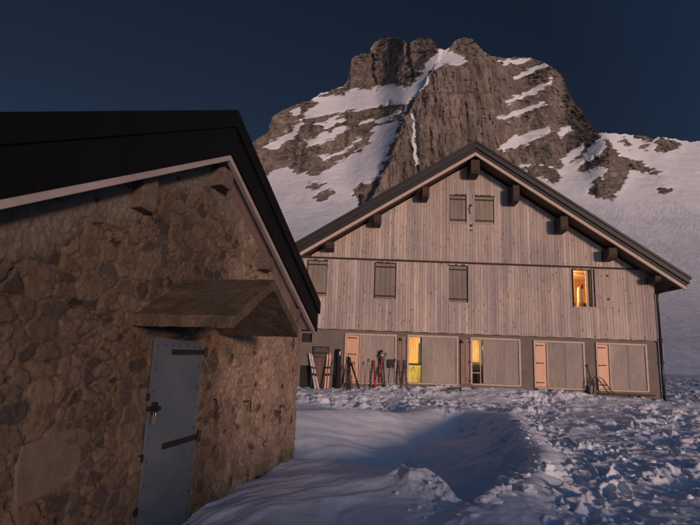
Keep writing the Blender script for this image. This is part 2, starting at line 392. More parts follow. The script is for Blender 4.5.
# loose clods along the hollow rim and over the trampled snow
mb = MB(); rng = random.Random(9)
def clod(mb, x, y, r):
    M_ = Matrix.Translation((x, y, tz(x, y) + r * .15)) @ Matrix.Rotation(rng.uniform(0, 6), 4, 'Z') @ Matrix.Diagonal((r * rng.uniform(.8, 1.4), r * rng.uniform(.8, 1.2), r * rng.uniform(.4, .75), 1))
    g = bmesh.ops.create_icosphere(mb.bm, subdivisions=4 if r > .08 else 2, radius=1.0)
    P_ = np.array([v_.co[:] for v_ in g['verts']]) + (x * 3, y * 3, 0); nn = fbm(P_[:, 0] * 1.4, P_[:, 1] * 1.4, P_[:, 2] * 1.4, o=5, s=71, gain=.6)
    for v_, n_ in zip(g['verts'], nn):
        p = v_.co * (1 + .22 * float(n_)); k = 1 + .38 * math.sin(p.x * 2.7 + x * 7) * math.sin(p.y * 3.1 + y * 5) + .22 * math.sin(p.z * 5 + x * 3 + p.x * 4) + .12 * math.sin(p.y * 9 + x * 30)
        v_.co = M_ @ (p * k)
for x, y, r in [(1.62, 6.15, .11), (2.5, 8.0, .10), (2.72, 8.5, .13), (2.15, 7.1, .12), (1.9, 6.55, .10), (3.05, 9.3, .12), (2.9, 7.9, .12), (4.3, 8.3, .10), (5.6, 8.6, .13), (2.2, 6.6, .09), (2.45, 7.5, .1)]:
    clod(mb, x, y, r)
for i in range(420):
    y = 5.2 + 13 * rng.random() ** 1.3; x = 1.9 + (y - 5) * .28 + rng.random() * (y * .72 - (y - 5) * .28 - 1.2)
    clod(mb, x, y, .014 + .05 * rng.random() ** 3)
for i in range(60):
    x = rng.uniform(-2, 12); y = rng.uniform(18.3, 20.1); clod(mb, x, y, .025 + .05 * rng.random() ** 2)
for i in range(14):
    clod(mb, rng.uniform(.6, 1.5), rng.uniform(5.4, 6.7), rng.uniform(.015, .035))
tag(mb.build('snow_clods', M['snow'], smooth=True), 'loose lumps of broken snow strewn over the trampled snow', 'snow clods', kind='stuff')

# ------------------------------------------------------------------ mountain (rock massif and snow ridge)
SIL = [(-80, 322), (-20, 306), (60, 270), (140, 228), (190, 205), (215, 190), (235, 165), (246, 147), (253, 142), (262, 136), (269, 132), (271, 118), (281, 111), (290, 107), (300, 103), (309, 101), (320, 94), (331, 90), (341, 87), (349, 81), (348, 67),
       (352, 58), (362, 53), (370, 54), (372, 44), (380, 39), (392, 37), (404, 40), (408, 45), (414, 40), (424, 37), (432, 39), (437, 48), (446, 50), (450, 46), (456, 40), (466, 37), (474, 40),
       (483, 51), (490, 56), (505, 58), (520, 57), (533, 58), (547, 64), (556, 70), (563, 77), (567, 88), (571, 98), (578, 107), (583, 113), (590, 124), (597, 133), (608, 133), (622, 134), (646, 136), (652, 139), (660, 137), (675, 139), (690, 142), (700, 141), (740, 147), (800, 155), (900, 170), (1000, 190)]
ROCK = [
 [(225, 178), (240, 150), (253, 140), (262, 134), (269, 128), (270, 114), (281, 109), (290, 105), (309, 99), (318, 104), (302, 112), (307, 119), (322, 117), (345, 113), (358, 111), (372, 108), (392, 104), (405, 106), (404, 113), (395, 121), (382, 123), (372, 131), (364, 146), (358, 153), (340, 160), (322, 170), (318, 175), (308, 172), (298, 173), (290, 170), (284, 166), (276, 171), (268, 174), (256, 168), (240, 185)],
 [(331, 93), (340, 86), (348, 82), (346, 66), (351, 56), (362, 50), (370, 51), (371, 42), (380, 36), (392, 34), (404, 37), (408, 43), (414, 38), (424, 34), (432, 36), (437, 48), (440, 53), (435, 60), (428, 66), (422, 75), (412, 82), (403, 87), (392, 82), (378, 87), (365, 91), (350, 87)],
 [(318, 96), (330, 90), (345, 86), (350, 90), (335, 95)],
 [(446, 54), (448, 46), (456, 37), (466, 34), (474, 37), (483, 48), (488, 55), (486, 60), (468, 60), (455, 54)],
 [(388, 158), (392, 146), (400, 130), (404, 117), (410, 104), (419, 93), (425, 87), (430, 78), (434, 69), (447, 63), (462, 60), (486, 57), (505, 55), (533, 55), (550, 62), (560, 69), (568, 78), (572, 90), (577, 100), (584, 107), (590, 115), (600, 131), (603, 142), (597, 148), (586, 158), (578, 161), (560, 168), (545, 164), (520, 162), (512, 175), (500, 190), (440, 205), (370, 215), (352, 192), (362, 185), (378, 178)],
 [(596, 137), (604, 139), (617, 152), (629, 160), (645, 165), (661, 171), (655, 174), (640, 171), (628, 170), (625, 179), (618, 190), (611, 201), (600, 198), (588, 193), (592, 182), (603, 178), (609, 170), (600, 166), (588, 171), (576, 172), (584, 164), (600, 157), (603, 150)],
 [(524, 168), (535, 164), (548, 168), (560, 176), (555, 182), (540, 178)],
 [(655, 139), (662, 136), (672, 142), (681, 146), (676, 149), (664, 150), (656, 152), (657, 145)],
 [(622, 138), (632, 146), (630, 148), (620, 141)], [(642, 146), (649, 147), (646, 150), (641, 149)], [(634, 135), (648, 136), (652, 140), (640, 140)],
 [(312, 198), (322, 192), (333, 191), (334, 195), (322, 200)], [(304, 187), (315, 184), (325, 184), (318, 189)], [(660, 189), (672, 190), (670, 193), (660, 192)],
]
SNOW = [
 [(262, 147), (272, 139), (284, 136), (296, 124), (302, 119), (305, 123), (294, 136), (288, 142), (274, 150)],
 [(302, 141), (325, 132), (345, 124), (353, 127), (340, 136), (325, 142), (308, 147)],
 [(313, 124), (335, 117), (352, 116), (342, 121), (328, 128)], [(316, 156), (340, 149), (361, 139), (360, 143), (345, 153), (322, 162)],
 [(362, 124), (380, 117), (398, 113), (396, 118), (378, 123)],
 [(290, 112), (300, 108), (305, 112), (296, 117)],
 [(437, 47), (443, 49), (452, 52), (470, 61), (458, 65), (442, 64), (430, 73), (420, 84), (413, 92), (404, 88), (412, 80), (423, 70), (430, 62)],
 [(506, 99), (520, 95), (538, 86), (553, 78), (554, 82), (540, 90), (523, 99), (509, 103)],
 [(512, 75), (530, 68), (547, 62), (549, 66), (531, 73), (516, 79)], [(500, 62), (520, 58), (534, 59), (530, 62), (505, 66)],
 [(496, 118), (520, 109), (544, 100), (547, 104), (525, 113), (501, 121)],
 [(499, 149), (510, 137), (530, 133), (549, 126), (553, 131), (545, 136), (525, 143), (505, 152)],
 [(556, 133), (568, 126), (571, 130), (560, 138)], [(577, 161), (589, 148), (603, 138), (607, 146), (591, 158), (580, 167)],
 [(411, 113), (413, 113), (415, 135), (418, 165), (415, 165), (412, 135)],
 [(560, 160), (575, 150), (588, 143), (580, 153), (565, 165)],
]
u0, u1 = -.80, .98
U = np.linspace(u0, u1, 1380)
NV = 560
def blur1(a, k):
    b = np.pad(a, k, mode='edge'); return np.convolve(b, np.ones(2 * k + 1) / (2 * k + 1), 'valid')
def to_px(u, v):
    d = np.stack([u, np.ones_like(u), v], -1) @ CR      # camera space
    return 350 - F * d[..., 0] / d[..., 2], 262.5 + F * d[..., 1] / d[..., 2]
def from_px(x, y):
    d = CR @ np.array([(x - 350) / F, -(y - 262.5) / F, -1.0]); return d[0] / d[1], d[2] / d[1]
su, sv = zip(*[from_px(*p) for p in SIL])
vs_ = blur1(np.interp(U, su, sv), 2)
jag = vnoise(U * 260, U * 0, s=91) * .0016 + vnoise(U * 90, U * 0, s=92) * .0022
Y0 = 104.0
vb = np.full_like(U, (7.05 - EYE) / Y0)
vbs = blur1(blur1(vb, 20), 20)
def masks(PX, PY):
    wob = lambda s, sc: fbm(PX / sc, PY / sc, o=4, s=s)
    qx = PX + wob(101, 14) * 3.0; qy = PY + wob(102, 14) * 2.4
    rock = np.full(PX.shape, -30.0)
    for p in ROCK: rock = np.maximum(rock, sdist(qx, qy, p))
    for p in SNOW: rock = np.minimum(rock, -sdist(qx, qy, p))
    rock = np.clip(rock, -6, 6)
    slant = fbm((PX + PY * .3) / 17, (PY + PX * .28) / 3.6, o=4, s=111)        # strata rising to the right
    R5 = sdist(PX, PY, ROCK[4]) > 0
    rock_s = rock + slant * np.where(R5, np.where(PX > 495, 2.6, .7), 3.6) + np.where(R5, 0, .5) + 1.7 * fbm((PX + PY * .3) / 8, (PY + PX * .3) / 1.9, o=4, s=115) * np.where(R5 & (PX < 495), .2, 1)
    tow = sstep(-3, 4, sdist(PX, PY, [(388, 160), (404, 117), (419, 92), (432, 68), (470, 60), (500, 60), (506, 120), (520, 170), (500, 200), (360, 215), (372, 180)]))
    return rock_s, tow, qx, qy
def blur(a, k, ax):
    p = [(0, 0), (0, 0)]; p[ax] = (k, k); b = np.pad(a, p, mode='edge'); c = np.cumsum(b, ax)
    c = np.concatenate([np.zeros_like(np.take(c, [0], ax)), c], ax); n = 2 * k + 1
    return (np.take(c, range(n, c.shape[ax]), ax) - np.take(c, range(0, c.shape[ax] - n), ax)) / n
# depth field on a regular grid of view slopes: rock is steep, snow lies back
GV = np.linspace(.05, .72, 420); UG = U[::2]
GU_, GV_ = np.meshgrid(UG, GV)
gx, gy = to_px(GU_, GV_)
g_rock, g_tow, _, _ = masks(gx, gy)
gr = sstep(-.6, .6, g_rock)
gr = np.maximum(gr, sstep(-.012, .0, GV_ - np.interp(GU_, U, vs_)) * (GU_ < .5))
up = sstep(0, .05, GV_ - .31)
tan_a = gr * 2.3 + (1 - gr) * (.60 + .12 * up)
tan_a = tan_a * (1 - g_tow * gr) + 2.8 * g_tow * gr
inv = 1 / np.maximum(tan_a - GV_, .55)
a = inv
yf_ = np.linspace(104, 400, 1200); vf_ = (np.interp(yf_, PYY, PZZ) - EYE) / yf_; vf_ = blur1(vf_, 25)
ip = np.interp(GV, (vf_[1:] + vf_[:-1]) / 2, np.diff(np.log(yf_)) / np.diff(vf_))
below = sstep(.325, .295, GV_); inv = inv * (1 - below) + ip[:, None] * below; a = inv
for _ in range(2): a = blur(blur(a, 12, 1), 5, 0)
b_ = inv
for _ in range(2): b_ = blur(b_, 3, 1)
inv = .35 * b_ + .65 * a
lnG = np.log(Y0) + np.cumsum(inv * (GV[1] - GV[0]), 0)
for _ in range(3): lnG = blur(blur(lnG, 3, 1), 2, 0)
iv0 = np.searchsorted(GV, vb[0]); lnG = lnG - lnG[iv0:iv0 + 1] + np.log(Y0)
tt = np.linspace(0, 1, NV)[:, None] ** .95
VV = vb[None, :] + (vs_ + jag - vb)[None, :] * tt
UU = np.repeat(U[None, :], NV, 0)
def sample(G, UU, VV):
    fu = np.clip((UU - UG[0]) / (UG[1] - UG[0]), 0, len(UG) - 1.001); fv = np.clip((VV - GV[0]) / (GV[1] - GV[0]), 0, len(GV) - 1.001)
    iu, iv = fu.astype(int), fv.astype(int); fu -= iu; fv -= iv
    return (G[iv, iu] * (1 - fu) + G[iv, iu + 1] * fu) * (1 - fv) + (G[iv + 1, iu] * (1 - fu) + G[iv + 1, iu + 1] * fu) * fv
PX, PY = to_px(UU, VV)
rock_s, tow, qx, qy = masks(PX, PY)
isrock = sstep(-.6, .6, rock_s)
lnY = sample(lnG, UU, VV)
Yd = np.exp(lnY)
# relief
wob2 = lambda s, sc: fbm(PX / sc, PY / sc, o=3, s=s)
Xw, Zw = UU * Yd, VV * Yd
rk = blur(blur(isrock, 2, 1), 2, 0)
flute = fbm(Xw / 11, Zw / 60, Yd / 60, o=5, s=131, gain=.6, ridge=True)
blocks = fbm(Xw / 26, Zw / 20, Yd / 40, o=6, s=141, gain=.58)
lg = fbm((Xw + Zw * .2) / 40, (Zw - Xw * .3) / 7.5, o=5, s=151, gain=.6, ridge=True)
fine = fbm(Xw / 7, Zw / 9, Yd / 9, o=5, s=155, gain=.62, ridge=True)
rel = rk * (fine * .55 + tow * (flute * 2.6 + blocks * 2.6 + lg * 1.2) + (1 - tow) * (blocks * 3.6 + lg * 2.4 + flute * .5)) + (1 - rk) * (2.5 + fbm(Xw / 45, Zw / 40, o=4, s=161) * 2.0 + fbm(Xw / 14, Zw / 7, Yd / 12, o=4, s=162) * .8)
kk = np.clip((Yd - 90) / 280, 0, 1); lowm = sstep(.36, .29, VV)
rel = rel * (1 - lowm) - lowm * 2.6 * (kk * 2.2 * fbm(Xw / 60, Yd / 80, o=4, s=3) + (.10 + .55 * kk) * fbm((Xw + .5 * Yd) / 15, (Yd - .3 * Xw) / 26, o=4, s=8) + (.04 + .13 * kk) * fbm(Xw / 6, Yd / 12, o=4, s=9) + .14 * kk * fbm((Xw - .8 * Yd) / 3, Yd / 14, o=2, s=12, ridge=True))
rel = rel * np.clip(tt * 22, 0, 1)
xL = np.interp(PY, [60, 68, 80, 92, 117, 140, 160, 185, 215], [440, 433, 425, 419, 404, 396, 388, 377, 360]) + wob2(181, 9) * 2.2 + wob2(182, 3) * .8
dl = PX - xL
rel = rel - 16 * sstep(-1.3, 1.3, dl) * np.exp(-np.maximum(dl, 0) / 60) * sstep(56, 72, PY) * sstep(.28, .33, VV)
tier = sstep(95, 91.5, PY + wob2(183, 12) * 2 + (PX - 440) * .02) * sstep(-2, 2, dl) * sstep(505, 490, PX)
rel = rel + 9 * tier
gully = np.exp(-((PX - 413.5 - (PY - 113) * .07) / 1.6) ** 2) * sstep(108, 116, PY)
rel = rel + gully * 3
crack = sdist(qx, qy, [(371, 55), (373, 55), (376, 84), (372, 84)]); rel = rel + 6 * sstep(-2, 1, crack)
crack = sdist(qx, qy, [(407, 44), (409, 44), (411, 82), (404, 80)]); rel = rel + 5 * sstep(-2, 1, crack)
Yd = Yd + rel
Xw, Zw = UU * Yd, VV * Yd + EYE
# rock colour
h = fbm(Xw / 30, Zw / 22, Yd / 40, o=4, s=171); h2 = fbm(Xw / 9, Zw / 45, Yd / 40, o=4, s=172)
base = np.stack([.170 + 0 * h, .150 + 0 * h, .140 + 0 * h], -1)
warm = sstep(-.2, .7, h2)[..., None] * tow[..., None]
col = base * (1 + .28 * h[..., None]) * (1 - .25 * sstep(.1, .8, -h2)[..., None]) + warm * np.array([.045, .022, .01]) * .85
snowc = np.clip(.5 - rock_s * .26, 0, 1)
colA = np.concatenate([col, snowc[..., None]], -1)
# back side: the massif falls away behind its skyline
bk = []
for dY, dz in ((6, 1), (40, -14), (160, -110), (420, -330), (700, -520)):
    bk.append(np.stack([Xw[-1] * (1 + dY / Yd[-1]), Yd[-1] + dY, Zw[-1] + dz], -1))
sk = np.stack([U * (Y0 + 1), np.full_like(U, Y0 + 1), np.full_like(U, 2.0)], -1)[None]
V = np.concatenate([sk, np.stack([Xw, Yd, Zw], -1), np.array(bk)], 0)
cc = np.concatenate([colA[:1], colA, np.repeat(colA[-1:], len(bk), 0)], 0)
me = grid_mesh('mountain', V, V.shape[0], len(U), col=cc)
tag(link('mountain', me, M['rock']), kind='structure')

# ------------------------------------------------------------------ alpine house
HX, HP, SL = 4.8, 10.32, .64      # ridge x, ridge top z at the gable edge, slope
def soff(x): return 9.66 - SL * abs(x - HX)
house = empty('alpine_house', (HX, 20.5, .4), 0, 'three storey mountain refuge with vertical larch boarding, closed shutters and a wide dark gable roof', 'house')
HM = Matrix.Translation((-HX, -20.5, -.4))       # parts are written in world metres and shifted under the house's empty
def put(mb, name, mat, parent=None, **k):
    o = mb.build(name, mat, parent or house, **k)
    if parent is None: o.matrix_parent_inverse = HM
    return o
WOOD = [tuple(q_ * 1.10 for q_ in w_) for w_ in [(.40, .295, .235), (.44, .325, .255), (.36, .27, .22), (.47, .36, .285), (.36, .275, .23), (.42, .30, .23)]]
def boards(mb, x0, x1, zb, zt, yf, openings, seed, wmin=.085, wmax=.15, th=.03):
    rg = random.Random(seed); x = x0
    while x < x1 - .02:
        wv = min(rg.uniform(wmin, wmax), x1 - x); a, b = x, x + wv - .009
        sh = rg.choice(WOOD); sh = (sh[0] * 1.12, sh[1] * 1.28, sh[2] * 1.42); k = rg.uniform(.92, 1.09); c = tuple(q * k for q in sh)
        g = rg.random() ** 3 * .2; c = tuple(q * (1 - g) + g * .28 for q in c)
        dy = rg.uniform(-.006, .006); tw = rg.uniform(-.004, .004)
        cuts = sorted((o[2], o[3]) for o in openings if o[0] < (a + b) / 2 < o[1])
        segs = []; lo = None
        for za, zb_ in cuts:
            segs.append((lo, za)); lo = zb_
        segs.append((lo, None))
        for s0, s1 in segs:
            bl, br = (zb(a), zb(b)) if s0 is None else (s0, s0)
            tl, tr = (zt(a), zt(b)) if s1 is None else (s1, s1)
            if min(tl - bl, tr - br) < .01: continue
            y0 = yf + dy
            mb.hexa([Vector(q) for q in ((a, y0 + tw, bl), (b, y0 - tw, br), (b, y0 + th, br), (a, y0 + th, bl), (a, y0 + tw, tl), (b, y0 - tw, tr), (b, y0 + th, tr), (a, y0 + th, tl))], c)
        x += wv
W = {'W0': (-1.66, -.86, 3.97, 5.40), 'W1': (1.0, 1.84, 3.95, 5.40), 'W2': (3.86, 4.66, 3.93, 5.40), 'W3': (8.81, 9.57, 3.93, 5.42)}
TOPW = [(3.93, 4.61, 7.12, 8.28), (4.93, 5.76, 7.12, 8.28)]
mb = MB(); boards(mb, -2.38, 12.0, lambda x: 2.72 + .01 * math.sin(x * 9), lambda x: 5.47, 20.44, list(W.values()), 5)
put(mb, 'middle_storey_boarding', M['boards'])
mb = MB(); boards(mb, -2.38, 12.0, lambda x: 5.53, lambda x: soff(x) - .02, 20.385, TOPW, 6)
put(mb, 'gable_boarding', M['boards'])
# backing walls (with openings only for the lit windows)
mb = MB(); c = (.2, .15, .12)
for x0, x1, z0, z1 in ((-2.35, 8.81, 2.6, 5.6), (9.57, 11.97, 2.6, 5.6), (8.81, 9.57, 2.6, 3.93), (8.81, 9.57, 5.42, 5.6)): mb.box(x0, x1, 20.53, 20.7, z0, z1, c)
mb.prism([(-1.5, 5.6), (11.1, 5.6), (HX, soff(HX))], 20.53, 20.7, c)
mb.box(-2.35, -2.2, 20.7, 34, .0, 5.0, c); mb.box(11.82, 11.97, 20.7, 34, .0, 5.0, c); mb.prism([(-2.35, 0), (11.97, 0), (11.97, soff(11.97)), (HX, soff(HX)), (-2.35, soff(-2.35))], 34, 34.2, c)
put(mb, 'wall_core', M['dark_timber'])
mb = MB(); mb.box(-2.38, 12.02, 20.33, 20.42, 5.475, 5.525); put(mb, 'drip_moulding', M['dark_timber'])
# rendered ground floor with openings
BAYS = [(-.09, 1.92, .72, 2.59), (2.31, 4.28, .78, 2.61), (4.74, 6.68, .82, 2.60), (7.18, 9.15, .78, 2.58), (9.58, 11.55, .78, 2.58)]
mb = MB(); xs = [-2.38, -1.76]
mb.box(-2.38, -1.76, 20.5, 20.75, -.2, 2.70)
mb.box(-1.76, -1.36, 20.5, 20.75, 1.30, 2.18); mb.box(-1.76, -1.36, 20.5, 20.75, 2.52, 2.70); mb.box(-1.76, -1.36, 20.5, 20.75, -.2, .3)
mb.box(-1.36, -.09, 20.5, 20.75, -.2, 2.70)
px_ = -.09
for i, (a, b, z0, z1) in enumerate(BAYS):
    if i: mb.box(BAYS[i - 1][1], a, 20.5, 20.75, -.2, 2.70)
    mb.box(a, b, 20.5, 20.75, -.2, z0); mb.box(a, b, 20.5, 20.75, z1, 2.70)
mb.box(11.55, 12.02, 20.5, 20.75, -.2, 2.70)
put(mb, 'ground_floor_wall', M['render'])
mb = MB(); mb.box(11.86, 12.02, 20.752, 33.9, -.2, 5.0); put(mb, 'side_wall', M['render'])
mb = MB(); mb.box(-1.76, -1.36, 20.62, 20.72, 2.18, 2.52); put(mb, 'small_window', M['dark_in'])
mb = MB(); mb.box(-1.76, -1.36, 20.62, 20.72, .3, 1.30); o = put(mb, 'cellar_opening', M['dark_in'])
mb = MB()
for i in range(7): mb.box(-1.22 + i * .082, -1.22 + i * .082 + .076, 20.44, 20.49, .35, 1.66, tuple(q * random.uniform(.45, .6) for q in (.34, .22, .17)))
put(mb, 'plank_door', M['boards'])

# doorways of the ground floor
def leaf_panel(mb, a, b, z0, z1, yf, n, col, seam=.012):
    wv = (b - a) / n
    for i in range(n):
        k = random.uniform(.9, 1.08); mb.box(a + i * wv + seam / 2, a + (i + 1) * wv - seam / 2, yf, yf + .035, z0, z1, tuple(q * k for q in col))
GB = (.37, .32, .28)
specs = [  # salmon leaf / lit pane span, panel start, number of boards
 ((.03, .48), 'salmon', 4), ((2.40, 2.87), 'lit', 3), ((4.82, 5.23), 'amber', 3), ((7.25, 7.67), 'salmon', 2), ((9.65, 10.07), 'salmon', 2)]
for (a, b, z0, z1), ((s0, s1), kind, n) in zip(BAYS, specs):
    fr = MB(); fw = .075
    fr.box(a, a + fw, 20.44, 20.56, z0, z1); fr.box(b - fw, b, 20.44, 20.56, z0, z1); fr.box(a + fw, b - fw, 20.44, 20.56, z1 - fw, z1)
    if kind == 'salmon': fr.box(s1, s1 + .05, 20.442, 20.56, z0 + .06, z1 - fw)
    fr.box(a + fw, b - fw, 20.43, 20.56, z0 - .02, z0 + .04)
    door = put(fr, 'doorway', M['pale_wood'], bevel=.004)
    ch = lambda m_, nm, mt, **k: (lambda o: (setattr(o, 'matrix_parent_inverse', Matrix.Identity(4)), o)[1])(m_.build(nm, mt, door, **k))
    p0 = s1 + (.05 if kind == 'salmon' else .0)
    if kind == 'salmon':
        mb = MB(); mb.box(a + fw + .004, s1 - .002, 20.485, 20.53, z0 + .05, z1 - fw - .01); ch(mb, 'narrow_leaf', M['salmon'], bevel=.003)
        zz = [z1 - .2, z0 + .93, z0 + .2] if a > 5 else [z1 - .18, z1 - .80]
        for zh in zz:
            mb = MB(); mb.box(s0 + .03, s1 - .1, 20.474, 20.484, zh - .018, zh + .018); mb.tube([(s0 + .03, 20.475, zh - .035), (s0 + .03, 20.475, zh + .035)], .014)
            ch(mb, 'strap_hinge', M['hinge'])
    leaf_mb = MB(); leaf_panel(leaf_mb, p0 + .004, b - fw - .004, z0 + .045, z1 - fw - .006, 20.478, n, GB)
    ch(leaf_mb, 'shutter', M['bay_panel'], bevel=.003)
    if n >= 3 and kind != 'salmon' or a < 0:
        wv = (b - fw - p0) / n
        for i in range(1, n):
            mb = MB(); mb.box(p0 + i * wv - .012, p0 + i * wv + .012, 20.468, 20.479, z0 + .06, z1 - fw - .02); ch(mb, 'batten', M['pale_wood'])
# things behind the two lit ground-floor windows
def room(x0, x1, z0, z1, depth, mat, name='room'):
    mb = MB(); y0, y1 = 20.76, 20.76 + depth
    mb.box(x0, x1, y1, y1 + .05, z0, z1, (.42, .3, .2)); mb.box(x0 - .05, x0, y0, y1, z0, z1, (.42, .3, .2)); mb.box(x1, x1 + .05, y0, y1, z0, z1, (.42, .3, .2))
    mb.box(x0, x1, y0, y1, z0 - .05, z0, (.3, .22, .15)); mb.box(x0, x1, y0, y1, z1, z1 + .05, (.45, .33, .22)); return put(mb, name, mat)
# bay 2: orange curtain over a yellow lower pane
mb = MB()
for i in range(9): mb.prism([(2.385 + i * .05, 20.62 + .015 * (i % 2)), (2.435 + i * .05, 20.62 + .015 * ((i + 1) % 2)), (2.435 + i * .05, 20.645 + .015 * ((i + 1) % 2)), (2.385 + i * .05, 20.645 + .015 * (i % 2))], 1.53, 2.53, ax='z')
put(mb, 'lit_curtain', M['curtain'])
mb = MB(); mb.box(2.385, 2.87, 20.62, 20.64, .82, 1.46); put(mb, 'lit_blind', M['curtain_low'])
mb = MB(); mb.box(2.385, 2.87, 20.53, 20.6, 1.46, 1.53); mb.box(2.77, 2.87, 20.53, 20.6, 1.53, 2.3); put(mb, 'window_bar', M['dark_timber'])
mb = MB(); mb.box(2.387, 2.87, 20.515, 20.521, .83, 2.53); put(mb, 'window_pane', M['glass'])
# bay 3
mb = MB(); mb.box(4.815, 5.14, 20.66, 20.68, 1.66, 2.50); put(mb, 'lit_blind', M['curtain_b'])
room(4.8, 5.5, .82, 2.52, 1.2, M['dimroom'])
mb = MB(); mb.tube([(5.02, 21.1, .85), (5.02, 21.1, 1.38)], .13, 12, r1=.10); mb.box(4.83, 5.25, 20.85, 21.2, 1.32, 1.37); mb.tube([(4.95, 20.9, 1.38), (4.95, 20.9, 1.56)], .05, 10)
put(mb, 'stool', M['dark_timber'])
mb = MB(); mb.box(5.135, 5.165, 20.52, 20.6, .83, 2.52); mb.box(4.815, 5.135, 20.53, 20.56, 1.24, 1.275); put(mb, 'window_bar', M['pale_wood'])
mb = MB(); mb.box(4.815, 5.23, 20.510, 20.516, .83, 2.52); put(mb, 'window_pane', M['glass'])
# open narrow leaf beside bay 3 and boarded pier beside bay 2
mb = MB(); leaf_panel(mb, 4.37, 4.71, .82, 2.52, 20.44, 2, (.34, .235, .19)); lf = put(mb, 'folded_back_leaf', M['boards'], bevel=.003)
for zz in (.95, 1.65, 2.4):
    mb = MB(); mb.box(4.66, 4.76, 20.425, 20.438, zz - .03, zz + .03); put(mb, 'hinge', M['hinge'])
mb = MB(); leaf_panel(mb, 1.94, 2.28, .74, 2.54, 20.44, 2, (.31, .22, .18)); put(mb, 'folded_back_leaf', M['boards'], bevel=.003)
for x in (4.42, 2.05):
    mb = MB(); mb.box(x - .03, x + .03, 20.36, 20.44, 2.40, 2.47); mb.tube([(x, 20.40, 2.36), (x, 20.40, 2.44)], .04, 8); put(mb, 'door_catch', M['iron'])
# long step under the right bays
mb = MB(); mb.box(6.9, 11.7, 20.34, 20.50, .62, .68); put(mb, 'ledge', M['dark_timber'])

# upper windows with closed shutters
def up_window(key, lit=False):
    a, b, z0, z1 = W[key] if isinstance(key, str) else key
    yf = 20.44 if isinstance(key, str) else 20.385
    mb = MB(); mb.box(a, b, yf + .0, yf + .115, z1 - .02, z1 + .035); mb.box(a - .02, a + .018, yf + .01, yf + .115, z0, z1 - .02); mb.box(b - .018, b + .02, yf + .01, yf + .115, z0, z1 - .02)
    win = put(mb, 'window', M['dark_timber'])
    def sub(m_, nm, mt, **k):
        o = m_.build(nm, mt, win, **k); return o
    mb = MB(); mb.box(a - .05, b + .05, yf - .045, yf + .1, z0 - .035, z0); sub(mb, 'sill', M['pale_wood'])
    if not lit:
        mb = MB(); leaf_panel(mb, a + .02, b - .02, z0 + .02, z1 - .03, yf + .055, 4, (.37, .345, .31), .008)
        sub(mb, 'shutter', M['shutter'])
        for zz in (z0 + .13, z1 - .17):
            mb = MB(); mb.box(a + .03, b - .03, yf + .040, yf + .054, zz - .028, zz + .028); sub(mb, 'batten', M['fascia'])
    return win
for k in ('W0', 'W1', 'W2'): up_window(k)
for k in TOPW: up_window(k)
win3 = up_window('W3', True)
mb = MB(); mb.prism([(8.86, 20.80), (8.862, 20.806), (9.362, 20.576), (9.36, 20.57)], 3.95, 5.40, ax='z'); mb.build('pane', M['glass'], win3)
mb = MB(); mb.box(9.36, 9.40, 20.50, 20.60, 3.93, 5.40); mb.box(9.40, 9.55, 20.60, 20.63, 3.93, 5.40); mb.build('casement_frame', M['pale_wood'], win3)
room(8.2, 11.0, 3.2, 5.46, 2.6, M['room'])
mb = MB()
for i in range(8): mb.prism([(8.2, 5.45), (11.0, 5.45), (11.0, 5.425), (8.2, 5.425)], 20.9 + i * .3, 20.98 + i * .3)
mb.box(9.05, 9.16, 21.2, 21.32, 3.2, 5.4); mb.box(8.2, 11, 22.9, 23.0, 4.1, 4.2)
put(mb, 'beam', M['pale_wood'])
mb = MB(); mb.tube([(9.50, 21.5, 3.95), (9.52, 21.5, 4.3), (9.50, 21.5, 4.62), (9.50, 21.5, 4.80), (9.50, 21.5, 4.86)], .13, 14, r1=.05); put(mb, 'hanging_coat', m_plain('pale_blue_cloth', (.55, .66, .72), (.38, .48, .56), .8, 9, bump=.6), smooth=True)
mb = MB(); mb.tube([(9.60, 21.45, 4.80), (9.60, 21.44, 4.90), (9.60, 21.45, 4.97)], .05, 12, r1=.03); put(mb, 'hanging_cap', M['iron'], smooth=True)
for x_, z_ in ((9.0, 4.25), (9.6, 4.22)):
    mb = MB(); mb.box(x_, x_ + .35, 21.5, 21.9, 3.9, z_); put(mb, 'chair_back', M['dark_timber'], bevel=.05)
pl = bpy.data.lights.new('room_lamp', 'POINT'); pl.energy = 250; pl.color = (1, .62, .20); pl.shadow_soft_size = .12
po = bpy.data.objects.new('room_lamp', pl); COL.objects.link(po); po.location = (8.55, 21.1, 4.9)
pl2 = bpy.data.lights.new('room_lamp', 'POINT'); pl2.energy = 6; pl2.color = (1, .62, .2); pl2.shadow_soft_size = .1
po2 = bpy.data.objects.new('room_lamp', pl2); COL.objects.link(po2); po2.location = (5.15, 21.0, 2.2)
# the open shutter of the lit window
mb = MB(); leaf_panel(mb, 9.64, 10.36, 3.93, 5.43, 20.40, 5, (.47, .39, .34), .006)
sh = put(mb, 'open_shutter', M['boards'], bevel=.003)
for zz in (5.19, 4.26):
    mb = MB(); mb.tube([(10.14, 20.385, zz), (10.14, 20.402, zz)], .05, 12); o = mb.build('handle_hole', M['iron'], sh)
mb = MB(); mb.box(9.62, 9.64, 20.385, 20.44, 3.93, 5.43); mb.build('shutter_edge', M['iron'], sh)
# latch between the top shutters
mb = MB(); mb.tube([(4.76, 20.35, 7.5), (4.72, 20.33, 7.6), (4.72, 20.33, 7.74), (4.76, 20.35, 7.85)], .015, 6); mb.box(4.72, 4.82, 20.34, 20.385, 7.83, 7.89); put(mb, 'shutter_latch', M['iron'])
mb = MB(); mb.box(4.74, 4.83, 20.34, 20.385, 6.98, 7.06); put(mb, 'shutter_catch', M['iron'])
mb = MB(); mb.box(4.76, 4.84, 20.345, 20.385, 6.80, 6.84); put(mb, 'shutter_catch', M['iron'])

